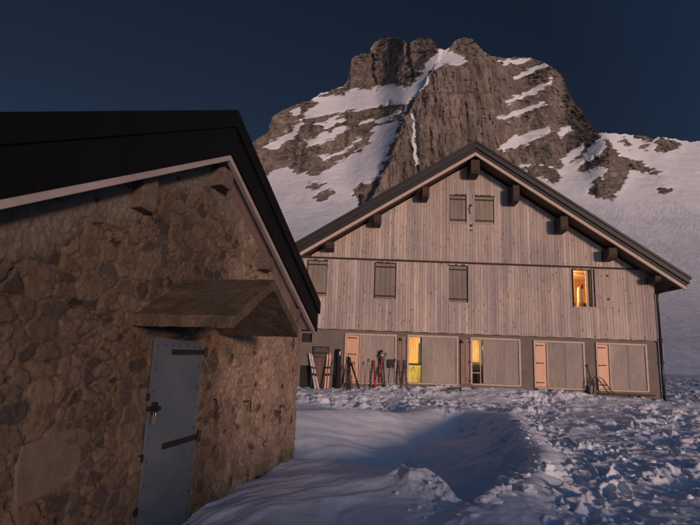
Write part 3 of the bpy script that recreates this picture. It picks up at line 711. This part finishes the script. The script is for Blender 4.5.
# roof: chevrons stacked under each other
def chev(t0, t1, y0, y1, hw0, hw1=None, top=HP):
    hw1 = hw1 or hw0
    return ([(HX - hw0, top - t0 - SL * hw0), (HX, top - t0), (HX, top - t1), (HX - hw1, top - t1 - SL * hw1)], [(HX, top - t0), (HX + hw0, top - t0 - SL * hw0), (HX + hw1, top - t1 - SL * hw1), (HX, top - t1)], y0, y1)
def cput(args, name, mat):
    l, r, y0, y1 = args; mb = MB(); mb.prism(l, y0, y1).prism(r, y0 , y1); return put(mb, name, mat)
cput(chev(0, .10, 19.56, 35, 8.12), 'roof', M['roof'])
roof = [o for o in bpy.data.objects if o.name == 'roof'][0]
cput(chev(.10, .30, 19.60, 34.9, 8.06), 'roof_edge', M['roof'])
cput(chev(.30, .50, 19.66, 34.8, 7.98), 'fascia', M['fascia'])
cput(chev(.50, .63, 19.63, 19.70, 7.94), 'bargeboard', M['pale_wood'])
cput(chev(.50, .56, 19.705, 34.8, 7.90), 'soffit', M['soffit'])
# purlin ends
for x0, x1, zb in [(2.69, 3.04, 7.88), (.82, 1.2, 6.76), (-1.0, -.6, 5.70), (4.6, 5.04, 8.92), (6.23, 6.6, 7.86), (8.05, 8.47, 6.76), (9.87, 10.32, 5.72), (11.6, 11.93, 4.88)]:
    zt = min(soff(x0), soff(x1)) + .05; zt = max(soff(x0), soff(x1)) - .01 if False else zt
    cx_ = (x0 + x1) / 2; hw_ = (x1 - x0) / 2 * (.8 if cx_ < 5 else .70); x0, x1 = cx_ - hw_, cx_ + hw_; zb += .04
    mb = MB(); mb.prism([(19.74, zb + .14), (19.80, zb + .03), (19.92, zb), (20.38, zb - .02), (20.38, zt), (19.74, zt)], x0, x1, ax='x')
    put(mb, 'purlin', M['dark_timber'], bevel=.01)
mb = MB(); mb.tube([(.40, 23, 7.4), (.40, 23, 8.88)], .085, 14); mb.tube([(.40, 23, 8.86), (.40, 23, 8.97)], .12, 14); put(mb, 'flue', M['iron'], smooth=False)
# gutter and downpipe
mb = MB(); mb.prism([(12.66, 4.86), (12.66, 4.99), (12.69, 4.99), (12.69, 4.88), (12.84, 4.88), (12.84, 4.99), (12.87, 4.99), (12.87, 4.86)], 19.75, 34.7); put(mb, 'gutter', M['pipe'])
mb = MB(); mb.tube([(12.75, 20.0, 4.88), (12.72, 20.02, 4.80), (12.4, 20.12, 4.70), (12.10, 20.30, 4.60), (12.04, 20.36, 4.50), (12.04, 20.38, 4.35), (12.06, 20.38, 2.75)], .048, 10, col=(1, 1, 1))
mb.tube([(12.06, 20.40, 2.75), (12.08, 20.42, .2)], .055, 10); mb.tube([(12.06, 20.385, 2.66), (12.06, 20.385, 2.80)], .075, 10); mb.tube([(12.07, 20.39, 1.85), (12.07, 20.39, 1.93)], .07, 10)
put(mb, 'downpipe', M['pipe'], smooth=True)
mb = MB(); mb.tube([(12.145, 20.44, 2.62), (12.145, 20.44, 1.95)], .03, 8); mb.tube([(12.135, 20.44, 4.4), (12.14, 20.44, 2.85)], .025, 8); put(mb, 'pipe_bracket', M['copper'])

# ------------------------------------------------------------------ sign, skis and gear in front of the house
sg = empty('notice_board', (-.985, 20.47, 1.65), 0, 'small dark framed notice board hung on the grey wall above the white and orange skis', 'sign')
mb = MB(); mb.box(-.28, .28, -.03, 0, 0, .36, (.1, .06, .05)); mb.build('board', M['dark_timber'], sg)
mb = MB()
for z, n, s in ((.30, 5, 1), (.22, 6, 2), (.05, 8, 3)):
    rg = random.Random(s); x = -.24
    while x < .22:
        l = rg.uniform(.02, .06); mb.box(x, x + l, -.036, -.0305, z - .012, z + .012); x += l + rg.uniform(.012, .03)
mb.build('lettering', M['old_wood'], sg)
mb = MB()
for q in ((-.28, .28, .355, .385), (-.28, .28, -.025, .0), (-.305, -.28, -.025, .385), (.28, .305, -.025, .385)): mb.box(q[0], q[1], -.045, 0, q[2], q[3])
mb.build('frame', M['fascia'], sg)

M['ski_white'] = m_plain('white_ski', (.66, .62, .58), (.5, .46, .42), .35, 6)
M['ski_orange'] = m_plain('pale_orange_ski', (.80, .50, .38), (.62, .36, .27), .35, 6)
M['ski_black'] = m_plain('black_ski', (.014, .013, .014), rough=.4)
M['ski_red'] = m_plain('red_ski', (.42, .03, .03), (.26, .02, .02), .35, 8)
M['ski_green'] = m_plain('olive_ski', (.10, .08, .06), (.055, .05, .04), .45, 6)
M['bind'] = m_plain('ski_binding', (.03, .028, .028), rough=.5)
M['silver'] = m_plain('aluminium_pole', (.5, .48, .46), rough=.35, metal=.7)
M['bag'] = m_plain('black_nylon', (.016, .015, .017), rough=.8, bump=.4)
M['redwood'] = m_plain('dark_red_sledge', (.09, .035, .028), rough=.5)
def ski(name, xb, xt, length, mat, label, cat='ski', group='skis leaning on the refuge wall', yb=20.05, yt=20.42, zb=.32, width=.072, flare=1.0):
    """tail in the snow, tip up, leaning on the wall"""
    zt = zb + math.sqrt(max(.1, length ** 2 - (xt - xb) ** 2 - (yt - yb) ** 2))
    o = empty(name, (xb, yb, zb), 0, label, cat, group)
    d = Vector((xt - xb, yt - yb, zt - zb)).normalized(); side = Vector((1, 0, 0)); side = (side - d * side.dot(d)).normalized(); nrm = d.cross(side) * 1
    if nrm.y > 0: nrm = -nrm
    Mx = Matrix((( side.x, nrm.x, d.x, 0), (side.y, nrm.y, d.y, 0), (side.z, nrm.z, d.z, 0), (0, 0, 0, 1)))
    mb = MB(); n = 26; rows = []
    for i in range(n + 1):
        t = i / n; wv = width * (.78 + .30 * (2 * t - 1) ** 2) * (1 if t < .93 else math.sqrt(max(.02, 1 - ((t - .93) / .075) ** 2)))
        rise = (.09 * ((t - .88) / .12) ** 2 if t > .88 else 0) + .02 * math.sin(math.pi * t); th = .006 + .014 * (1 - (2 * t - 1) ** 2)
        r_ = [mb.bm.verts.new(Mx @ Vector((sx * wv / 2, rise + sy * th, t * length))) for sx, sy in ((-1, 0), (1, 0), (1, 1), (-1, 1))]
        rows.append(r_)
    for a, b in zip(rows, rows[1:]):
        for k in range(4): mb.face([a[k], a[(k + 1) % 4], b[(k + 1) % 4], b[k]])
    mb.face(rows[0]); mb.face(rows[-1][::-1]); mb.build('ski_body', mat, o)
    mb = MB(); c0 = length * .44
    mb.box(-.03, .03, .018, .05, c0 - .02, c0 + .08, M=Mx); mb.box(-.035, .035, .018, .06, c0 + .26, c0 + .33, M=Mx); mb.box(-.022, .022, .02, .035, c0 + .08, c0 + .26, M=Mx)
    mb.build('binding', M['bind'], o); return o
ski('leaning_ski', -1.07, -1.42, 1.52, M['ski_white'], 'white ski with its tip leaning left, outer one of the pair under the notice board')
ski('leaning_ski', -.96, -1.33, 1.50, M['ski_white'], 'white ski leaning left, the one of the white pair nearer the plank door', yb=19.98, yt=20.39)
ski('leaning_ski', -.77, -.72, 1.48, M['ski_orange'], 'pale orange ski, left one of the upright pair right of the notice board')
ski('leaning_ski', -.66, -.62, 1.50, M['ski_orange'], 'pale orange ski, right one of the upright pair right of the notice board')
ski('leaning_ski', .08, .07, 1.45, M['ski_black'], 'black ski standing upright in front of the left doorway frame', yb=19.95, width=.08)
ski('leaning_ski', .17, .13, 1.38, M['ski_black'], 'black ski close behind the upright black ski at the left doorway', yb=20.1)
ski('leaning_ski', .60, .14, 1.55, M['ski_black'], 'black ski slanting down to the right across the left doorway', yb=19.7, yt=20.38, zb=.25)
ski('leaning_ski', 1.12, 1.05, 1.32, M['ski_red'], 'red ski, shorter left one of the red pair at the left doorway', width=.08)
ski('leaning_ski', 1.21, 1.38, 1.62, M['ski_red'], 'red ski, taller right one of the red pair at the left doorway', width=.08)
ski('leaning_ski', 1.42, 1.25, 1.66, M['ski_black'], 'black ski crossing behind the red pair', yb=20.2, yt=20.44)
ski('leaning_ski', 1.52, 1.34, 1.70, M['ski_black'], 'black ski behind the tall red ski with its tail to the right', yb=20.25, yt=20.44)
ski('leaning_ski', 2.08, 1.99, 1.34, M['ski_green'], 'dark olive ski, left one of the pair at the boarded pier')
ski('leaning_ski', 2.31, 2.22, 1.36, M['ski_green'], 'dark olive ski, right one of the pair near the orange window')
def pole(xb, xt, L_, mat, label, yb=19.8, yt=20.4, zb=.05):
    o = empty('ski_pole', (xb, yb, zb), 0, label, 'ski pole', 'ski poles leaning on the refuge wall')
    d = Vector((xt - xb, yt - yb, 0)); d.z = math.sqrt(L_ ** 2 - d.length ** 2); u_ = d.normalized()
    MB().tube([(0, 0, 0), d], .009, 6).build('shaft', mat, o)
    MB().tube([u_ * .10, u_ * .115], .05, 10, r1=.03).build('basket', M['bind'], o)
    MB().tube([u_ * (L_ - .12), u_ * L_], .017, 8).build('grip', M['bind'], o)
pole(-.06, -.10, 1.25, M['ski_black'], 'thin black ski pole standing left of the upright black skis', zb=.25)
pole(.08, .09, 1.35, M['ski_black'], 'thin black ski pole planted in the snow in front of the upright black skis', yb=19.5)
pole(.28, .22, 1.30, M['ski_black'], 'thin black ski pole between the upright and the slanting black ski', yb=19.5)
pole(1.55, 1.50, 1.50, M['silver'], 'silver ski pole right of the red skis', yb=20.2, zb=.4)
pole(.74, .66, 1.25, M['redwood'], 'thin dark red ski pole leaning on the shutters between the black and the red skis', yb=20.0, zb=.35)
pole(.92, .86, 1.35, M['ski_black'], 'thin black ski pole just left of the short red ski', yb=20.0, zb=.35)
pole(1.84, 1.86, 1.30, M['silver'], 'silver ski pole just right of the square bladed snow shovel', yb=20.15, zb=.4)
pole(.44, .30, 1.30, M['ski_black'], 'black ski pole leaning behind the slanting black ski', yb=19.95, zb=.3)
# ski bag
bg_ = empty('ski_bag', (-.30, 20.3, .35), 0, 'tall black ski bag standing against the grey wall between the orange skis and the doorway', 'bag')
mb = MB(); mb.tube([(0, 0, 0), (0, .0, .3), (.01, .02, .8), (0, .04, 1.25), (-.02, .08, 1.5), (-.02, .1, 1.6)], .115, 14, r1=.085); mb.build('bag_body', M['bag'], bg_, smooth=True)
mb = MB(); mb.tube([(.03, -.08, 1.38), (.035, -.085, 1.52)], .035, 8); mb.build('tag', M['silver'], bg_)
mb = MB(); mb.tube([(-.1, -.06, 1.2), (-.13, -.12, .9), (-.1, -.08, .6)], .014, 6); mb.build('carry_strap', M['bind'], bg_)
bp = empty('backpack', (1.34, 20.30, 1.83), 0, 'grey helmet hung on top of the black skis behind the red pair', 'helmet')
mb = MB()
for i, (z, r) in enumerate(((-.06, .10), (.0, .115), (.06, .10))): pass
mb.tube([(0, 0, -.09), (0, 0, -.03), (0, 0, .04), (0, 0, .08)], .115, 14, r1=.05); mb.build('helmet_shell', M['silver'], bp, smooth=True); bp.name = 'ski_helmet'
mb = MB(); mb.tube([(-.09, 0, -.08), (-.05, -.02, -.22), (.05, -.02, -.22), (.09, 0, -.08)], .008, 6); mb.build('chin_strap', M['bind'], bp)
# shovel with dark square blade up
sv_ = empty('snow_shovel', (1.70, 20.2, .45), 0, 'snow shovel with square black blade upward and pale shaft, right of the red skis', 'shovel')
mb = MB(); mb.prism([(-.115, .88), (.125, .88), (.135, 1.20), (-.105, 1.20)], .14, .165); mb.box(-.115, .125, .11, .14, .88, .90); mb.build('blade', M['iron'], sv_, bevel=.006)
mb = MB(); mb.tube([(.03, 0, .0), (.02, .15, .92)], .017, 8); mb.build('shaft', M['pale_wood'], sv_)
mb = MB(); mb.tube([(-.05, 0, .0), (.11, 0, .0)], .018, 8); mb.build('grip', M['bind'], sv_)
# upturned stone / bracket at the right
sv2 = empty('snow_shovel', (9.30, 20.25, .55), 0, 'long handled dark shovel leaning on the wall left of the right-hand doorway', 'shovel')
mb = MB(); mb.tube([(.0, .0, .35), (-.10, .2, 1.12)], .022, 8); mb.build('shaft', M['dark_timber'], sv2)
mb = MB(); mb.tube([(-.17, .2, 1.14), (-.04, .2, 1.14)], .03, 8); mb.build('grip', M['bind'], sv2)
mb = MB(); mb.prism([(-.10, -.1), (.10, -.1), (.11, .36), (.03, .42), (-.06, .42), (-.11, .36)], -.02, .0); mb.build('blade', M['ski_black'], sv2, bevel=.004)
sl = empty('sledge', (9.55, 20.0, .62), 0, 'small dark red and black sledge tipped up against the right-hand doorway', 'sledge')
for s in (-1, 1):
    mb = MB(); k = .09 * s
    mb.tube([(-.24 + k, .0, .05), (-.2 + k, .12, .55), (-.13 + k, .16, .66), (-.02 + k, .12, .6), (.2 + k, -.1, .14), (.28 + k, -.14, .05)], .017, 8); mb.build('runner', M['redwood'] if s > 0 else M['ski_black'], sl)
mb = MB()
for tt_ in (.25, .4, .55, .7, .85):
    a = Vector((-.02, .12, .6)).lerp(Vector((.2, -.1, .14)), tt_); mb.box(a.x - .09, a.x + .09, a.y - .02, a.y + .02, a.z - .012, a.z + .012)
mb.build('slats', M['redwood'], sl)
# dark thing lying on the snow
zt_ = tz(3.9, 19.55)
dk = empty('snow_scoop', (3.95, 19.6, zt_), 0, 'black shovel lying tipped on the snow in front of the orange window doorway', 'shovel')
mb = MB(); mb.prism([(-.34, .0), (-.2, .09), (.0, .13), (.20, .15), (.24, .17), (.26, .02), (.22, -.02), (.2, .1), (.0, .08), (-.2, .04)], -.1, .1); mb.build('blade', M['iron'], dk, bevel=.005)
mb = MB(); mb.tube([(-.30, 0, .02), (-.55, -.05, .0)], .016, 6); mb.build('shaft', M['iron'], dk)

# ------------------------------------------------------------------ stone hut
HA = R(13.8); HD = 2.74
WN = Vector((math.cos(HA), -math.sin(HA), 0))
hut = empty('stone_hut', tuple(-WN * HD), R(90) - HA, 'old rubble stone hut with black gable roof and grey steel door under a concrete hood', 'hut')
# local frame: x = s along the gable wall (away from the camera), y = into the hut, z up
PK, SE = 4.80, .50
def hz(s): return 3.66 - SE * abs(s - PK)
S = np.arange(1.5, 8.055, .0095); Zz = np.arange(-.75, 3.72, .0095)
SS, ZZ = np.meshgrid(S, Zz)
ws = SS + .05 * fbm(SS * 3, ZZ * 3, o=4, s=201); wz = ZZ + .035 * fbm(SS * 2.2, ZZ * 2.2, o=3, s=202)
row = np.floor(wz / .20)
f1, f2, sid = worley(ws / .22, wz / .125, s=207, jit=.82)
g1, g2, gid = worley(ws / .15 + 3, wz / .095 + 7, s=211, jit=.9)
small = sstep(-.1, .1, vnoise(SS * 1.3, ZZ * 1.3, s=213) - .12 + .25 * sstep(5.2, 6.2, SS))[..., None]
e1 = (f2 - f1); e2 = (g2 - g1) * .8; sm = small[..., 0]
edge = e1 * (1 - sm) + e2 * sm; ID = np.where(sm > .5, gid, sid)
edge = edge + .09 * fbm(SS * 13, ZZ * 13, o=4, s=215, gain=.6)
bury = .08 + .28 * sstep(-.2, .5, fbm(SS * 1.1, ZZ * 1.1, o=3, s=217)) * _h(np.floor(ID * 4096), np.zeros_like(ID), np.zeros_like(ID), 3)
st = sstep(bury + .02, bury + .08, edge)
rake = hz(SS) - ZZ
cem = sstep(.0, .16, .40 + .18 * fbm(SS * 1.6, ZZ * 1.6, o=3, s=219) + .25 * sstep(3.9, 3.0, SS) * 0 - rake) * (1 - .55 * sstep(5.1, 6.0, SS))
st = st * (1 - cem * .9)
idh = _h(np.floor(ID * 9973), np.zeros_like(ID), np.zeros_like(ID), 8)
crk = np.exp(-((edge - bury * .55) / .035) ** 2) * sstep(-.05, .35, fbm(SS * 3, ZZ * 3, o=3, s=240)) * (1 - cem)
disp = st * (.007 + .010 * idh) + st * .006 * fbm(SS * 10, ZZ * 14, o=4, s=245) - .020 * crk + .004 * fbm(SS * 5, ZZ * 5, o=3, s=221) + .008 * fbm(SS * 20, ZZ * 26, o=4, s=222, gain=.65) * (1 - .6 * st) + cem * .012
hole = sstep(.62, .78, fbm(SS * 4.5, ZZ * 6.0, o=4, s=225)) ; disp = disp - .03 * hole
# flat reveal round the door
dd = np.maximum(np.abs(SS - 4.54) - .43, ZZ - 1.74)
disp = np.where(dd < 0, -.05, disp * sstep(0, .04, dd) + 0)
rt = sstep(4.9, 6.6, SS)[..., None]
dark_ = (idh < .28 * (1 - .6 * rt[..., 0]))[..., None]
mort = np.array([.118, .086, .062]) * (1 - rt) + np.array([.28, .20, .148]) * rt; pal = np.array([[.058, .046, .040], [.076, .060, .052], [.066, .048, .040], [.135, .102, .078], [.120, .088, .066], [.155, .125, .100], [.052, .044, .040]])  # right end: paler smeared mortar, lightened further to paint in the warmer light
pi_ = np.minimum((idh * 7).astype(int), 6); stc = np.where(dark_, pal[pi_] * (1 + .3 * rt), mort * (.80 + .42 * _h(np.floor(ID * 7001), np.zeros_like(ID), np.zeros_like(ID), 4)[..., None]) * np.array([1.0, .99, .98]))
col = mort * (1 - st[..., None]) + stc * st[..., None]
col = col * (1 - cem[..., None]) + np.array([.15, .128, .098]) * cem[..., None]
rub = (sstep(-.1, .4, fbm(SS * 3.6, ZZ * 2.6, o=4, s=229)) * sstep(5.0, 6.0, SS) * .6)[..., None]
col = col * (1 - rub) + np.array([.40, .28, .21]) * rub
rust = np.exp(-(((SS - 5.15) / .22) ** 2 + ((ZZ - 1.74) / .10) ** 2)) * (.6 + .8 * fbm(SS * 12, ZZ * 12, o=3, s=230))
rust = rust + .7 * np.exp(-(((SS - 3.75) / .14) ** 2 + ((ZZ - 1.72) / .25) ** 2)) * sstep(0, .5, fbm(SS * 8, ZZ * 5, o=3, s=233))
rust = np.clip(rust * .7, 0, .7)[..., None]; col = col * (1 - rust) + np.array([.30, .12, .05]) * rust
moss = (sstep(.55, .0, ZZ + .3 * fbm(SS * 2, ZZ * 2, o=3, s=231)) * sstep(6.0, 7.6, SS) * .6)[..., None]; col = col * (1 - moss) + np.array([.11, .105, .065]) * moss
col = col * (1 + .22 * fbm(SS * 1.0, ZZ * 1.0, o=3, s=235)[..., None]) * (1 - .6 * hole[..., None]) * (1 - .55 * crk[..., None])
edgewear = sstep(7.99, 8.05, SS)
yy = -disp + edgewear * .03
Sx = SS + np.where(SS > 7.9, .03 * fbm(ZZ * 5, ZZ * 0, o=3, s=237), 0)
ztop = hz(SS) + .03
Zc = np.minimum(ZZ, ztop)
msk = (ZZ[:-1, :-1] < ztop[:-1, :-1] + .0) & ~((dd[:-1, :-1] < -.06) & (ZZ[:-1, :-1] < 1.6))
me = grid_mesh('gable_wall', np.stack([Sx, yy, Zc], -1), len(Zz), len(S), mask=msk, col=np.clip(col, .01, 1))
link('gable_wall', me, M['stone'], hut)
# other three walls
mb = MB(); mc = (.16, .12, .09)
mb.box(7.98, 8.06, .03, 6.0, -.75, 2.02, mc); mb.box(1.5, 1.58, .03, 6.0, -.75, 2.0, mc); mb.prism([(1.5, -.75), (8.06, -.75), (8.06, 2.0), (PK, hz(PK)), (1.5, 2.0)], 5.9, 6.0, mc)
mb.box(4.0, 5.1, .10, .16, -.75, 1.75, mc)
mb.build('side_walls', M['stone'], hut)
# roof of the hut
def hchev(t0, t1, hw, y0, y1, top=4.18):
    a = [(PK - hw, top - t0 - SE * hw), (PK, top - t0), (PK, top - t1), (PK - hw, top - t1 - SE * hw)]; b = [(PK, top - t0), (PK + hw, top - t0 - SE * hw), (PK + hw, top - t1 - SE * hw), (PK, top - t1)]
    mb = MB(); mb.prism(a, y0, y1); mb.prism(b, y0, y1); return mb
hchev(0, .19, 3.38, -.27, 6.3).build('roof', M['hut_roof'], hut, bevel=.006)
hchev(.19, .50, 3.33, -.245, 6.28).build('fascia', M['hut_roof'], hut, bevel=.004)
hchev(.505, .57, 3.26, -.225, -.17).build('bargeboard', M['old_wood'], hut, bevel=.006)
hchev(.505, .54, 3.22, -.165, 6.2).build('roof_boards', M['old_wood'], hut)
for s0, s1, zb, pr in [(3.57, 3.77, 2.74, .12), (4.80, 5.02, 3.34, .17), (6.15, 6.38, 2.68, .15), (7.32, 7.5, 2.10, .16)]:
    zt = min(hz(s0), hz(s1)) - .005
    mb = MB(); mb.prism([(-pr, zb + .05), (-pr + .02, zb + .01), (-.02, zb), (.06, zb), (.06, zt), (-pr, zt)], s0, s1, ax='x'); mb.build('purlin', M['hut_timber'], hut, bevel=.010)
# the concrete hood over the door: a little gabled roof
RZ, EZ = 2.30, 1.90
def slab(mb, side):
    nu, nw = 34, 22; top = []; bot = []
    for i in range(nu + 1):
        for k, th in ((0, 0), (1, .095)):
            row = []
            for j in range(nw + 1):
                y = -.91 + .97 * i / nu; a = j / nw; x = 4.53 + side * .76 * a; z = RZ + (EZ - RZ) * a - th * (1.0 if a > .03 else 1.15)
                row.append((x, y, z))
            (top if k == 0 else bot).append(row)
    def vv(rows, o):
        A = np.array(rows); P = A.reshape(-1, 3) * 1.0; e = fbm(P[:, 0] * 7, P[:, 1] * 7, P[:, 2] * 7, o=5, s=261 + o, gain=.6); f = fbm(P[:, 0] * 5, P[:, 1] * 5, P[:, 2] * 5, o=4, s=271 + o)
        edge_ = (np.minimum(P[:, 1] + .91, .03) < .02) | (np.abs(P[:, 0] - 4.53) > .73)
        P[:, 2] += e * .006; P[:, 1] += np.where(edge_, f * .010, 0); P[:, 0] += np.where(np.abs(P[:, 0] - 4.53) > .73, e * .015, 0)
        return [[mb.bm.verts.new(P[i * (nw + 1) + j]) for j in range(nw + 1)] for i in range(nu + 1)]
    T, B = vv(top, 0), vv(bot, 1)
    for i in range(nu):
        for j in range(nw):
            mb.face([T[i][j], T[i][j + 1], T[i + 1][j + 1], T[i + 1][j]]); mb.face([B[i][j], B[i + 1][j], B[i + 1][j + 1], B[i][j + 1]])
        for j in (0, nw): mb.face([T[i][j], T[i + 1][j], B[i + 1][j], B[i][j]])
    for j in range(nw):
        for i in (0, nu): mb.face([T[i][j], B[i][j], B[i][j + 1], T[i][j + 1]])
hb = MB(); slab(hb, -1); slab(hb, 1); hb.build('door_hood', M['concrete'], hut)
# steel door
dr = MB(); dr.box(4.125, 4.955, .0, .03, -.25, 1.72); door = dr.build('door', M['steel_door'], hut, bevel=.004)
mb = MB()
mb.box(4.125, 4.15, -.008, -.001, -.25, 1.72); mb.box(4.93, 4.955, -.008, -.001, -.25, 1.72); mb.box(4.15, 4.93, -.008, -.001, 1.69, 1.72); mb.build('edge_trim', M['steel_door'], door)
mb = MB()
for i in range(10):
    for s in (4.165, 4.915): mb.tube([(s, -.008, -.1 + i * .195), (s, .0, -.1 + i * .195)], .007, 6)
for i in range(1, 6): mb.tube([(4.165 + i * .125, -.008, 1.665), (4.165 + i * .125, 0, 1.665)], .007, 6)
mb.build('rivets', M['iron'], door)
for z, z2, s in ((1.605, 1.615, 4.40), (.775, .785, 4.38)):
    mb = MB(); mb.prism([(s, z - .024), (5.0, z2 - .024), (5.0, z2 + .024), (s, z + .024)], -.020, -.002); mb.tube([(5.0, -.02, z2 - .05), (5.0, -.02, z2 + .06)], .018, 8); mb.build('strap_hinge', M['iron'], door)
mb = MB(); mb.box(4.09, 4.22, -.035, -.002, 1.10, 1.14); mb.tube([(4.19, -.04, 1.12), (4.19, -.07, 1.12)], .02, 8); mb.box(4.15, 4.22, -.03, -.002, 1.07, 1.17); mb.build('hasp', M['iron'], door)
mb = MB(); mb.box(4.125, 4.175, -.06, -.035, 1.00, 1.055); mb.tube([(4.135, -.048, 1.05), (4.135, -.048, 1.09), (4.165, -.048, 1.09), (4.165, -.048, 1.05)], .005, 6); mb.build('padlock', M['brass'], door, bevel=.004)
for z in (1.22, .72, .30):
    mb = MB(); mb.box(4.06, 4.10, -.02, .02, z - .03, z + .03); mb.build('wall_pin', M['iron'], door)
# inscribed plaque
mb = MB(); Mp = Matrix.Translation((3.09, 0, .86)) @ Matrix.Rotation(R(-6), 4, 'Y')
t = NT('plaque_mortar'); v = t.coord(); t.col(t.ramp(t.noise(v, 6, 7, .7), [(.3, (.085, .066, .05)), (.7, (.15, .115, .088))])); t.rough(.9, .1); t.bump(t.noise(v, 25, 6, .7), .5, .01)
mb.prism([(-.27, -.17), (-.1, -.2), (.2, -.17), (.27, -.08), (.26, .17), (.1, .19), (-.24, .17), (-.28, .05)], -.016, .02, M=Mp); pq = mb.build('inscribed_slab', t.m, hut, bevel=.01)
mb = MB(); rg = random.Random(3)
for z, x0, x1 in ((.08, -.18, .20), (.0, -.20, -.02), (.01, .05, .22), (-.05, -.10, .14)):
    x = x0
    while x < x1:
        l = rg.uniform(.006, .02); hgt = rg.uniform(.012, .022); mb.box(x, x + .003, -.018, -.015, z - hgt, z + hgt, M=Mp)
        if rg.random() < .6: mb.box(x, x + l, -.018, -.015, z + hgt - .004, z + hgt, M=Mp)
        x += l + rg.uniform(.008, .018)
mb.build('carved_marks', M['hut_timber'], pq)
# iron hook in the wall
mb = MB(); mb.tube([(6.02, .02, 1.05), (6.02, -.06, 1.06), (6.1, -.07, 1.06), (6.1, -.07, .93)], .008, 6); mb.build('wall_hook', M['iron'], hut)
mb = MB(); mb.tube([(5.25, .02, 1.12), (5.25, -.05, 1.13), (5.29, -.05, 1.05), (5.27, -.05, .93)], .008, 6); mb.build('wall_hook', M['iron'], hut)
# overlapping sheet joints on the rake trim
for sj in (2.45, 3.75, 5.9, 7.2):
    side = -1 if sj < PK else 1; zt = 4.18 - SE * abs(sj - PK)
    mb = MB(); k = -SE * side * .012 if False else 0
    mb.prism([(sj - .035, zt - .20 + SE * .035 * side), (sj + .035, zt - .20 - SE * .035 * side), (sj + .035, zt - .495 - SE * .035 * side), (sj - .035, zt - .495 + SE * .035 * side)], -.2485, -.246); mb.build('sheet_joint', M['hut_roof'], hut)
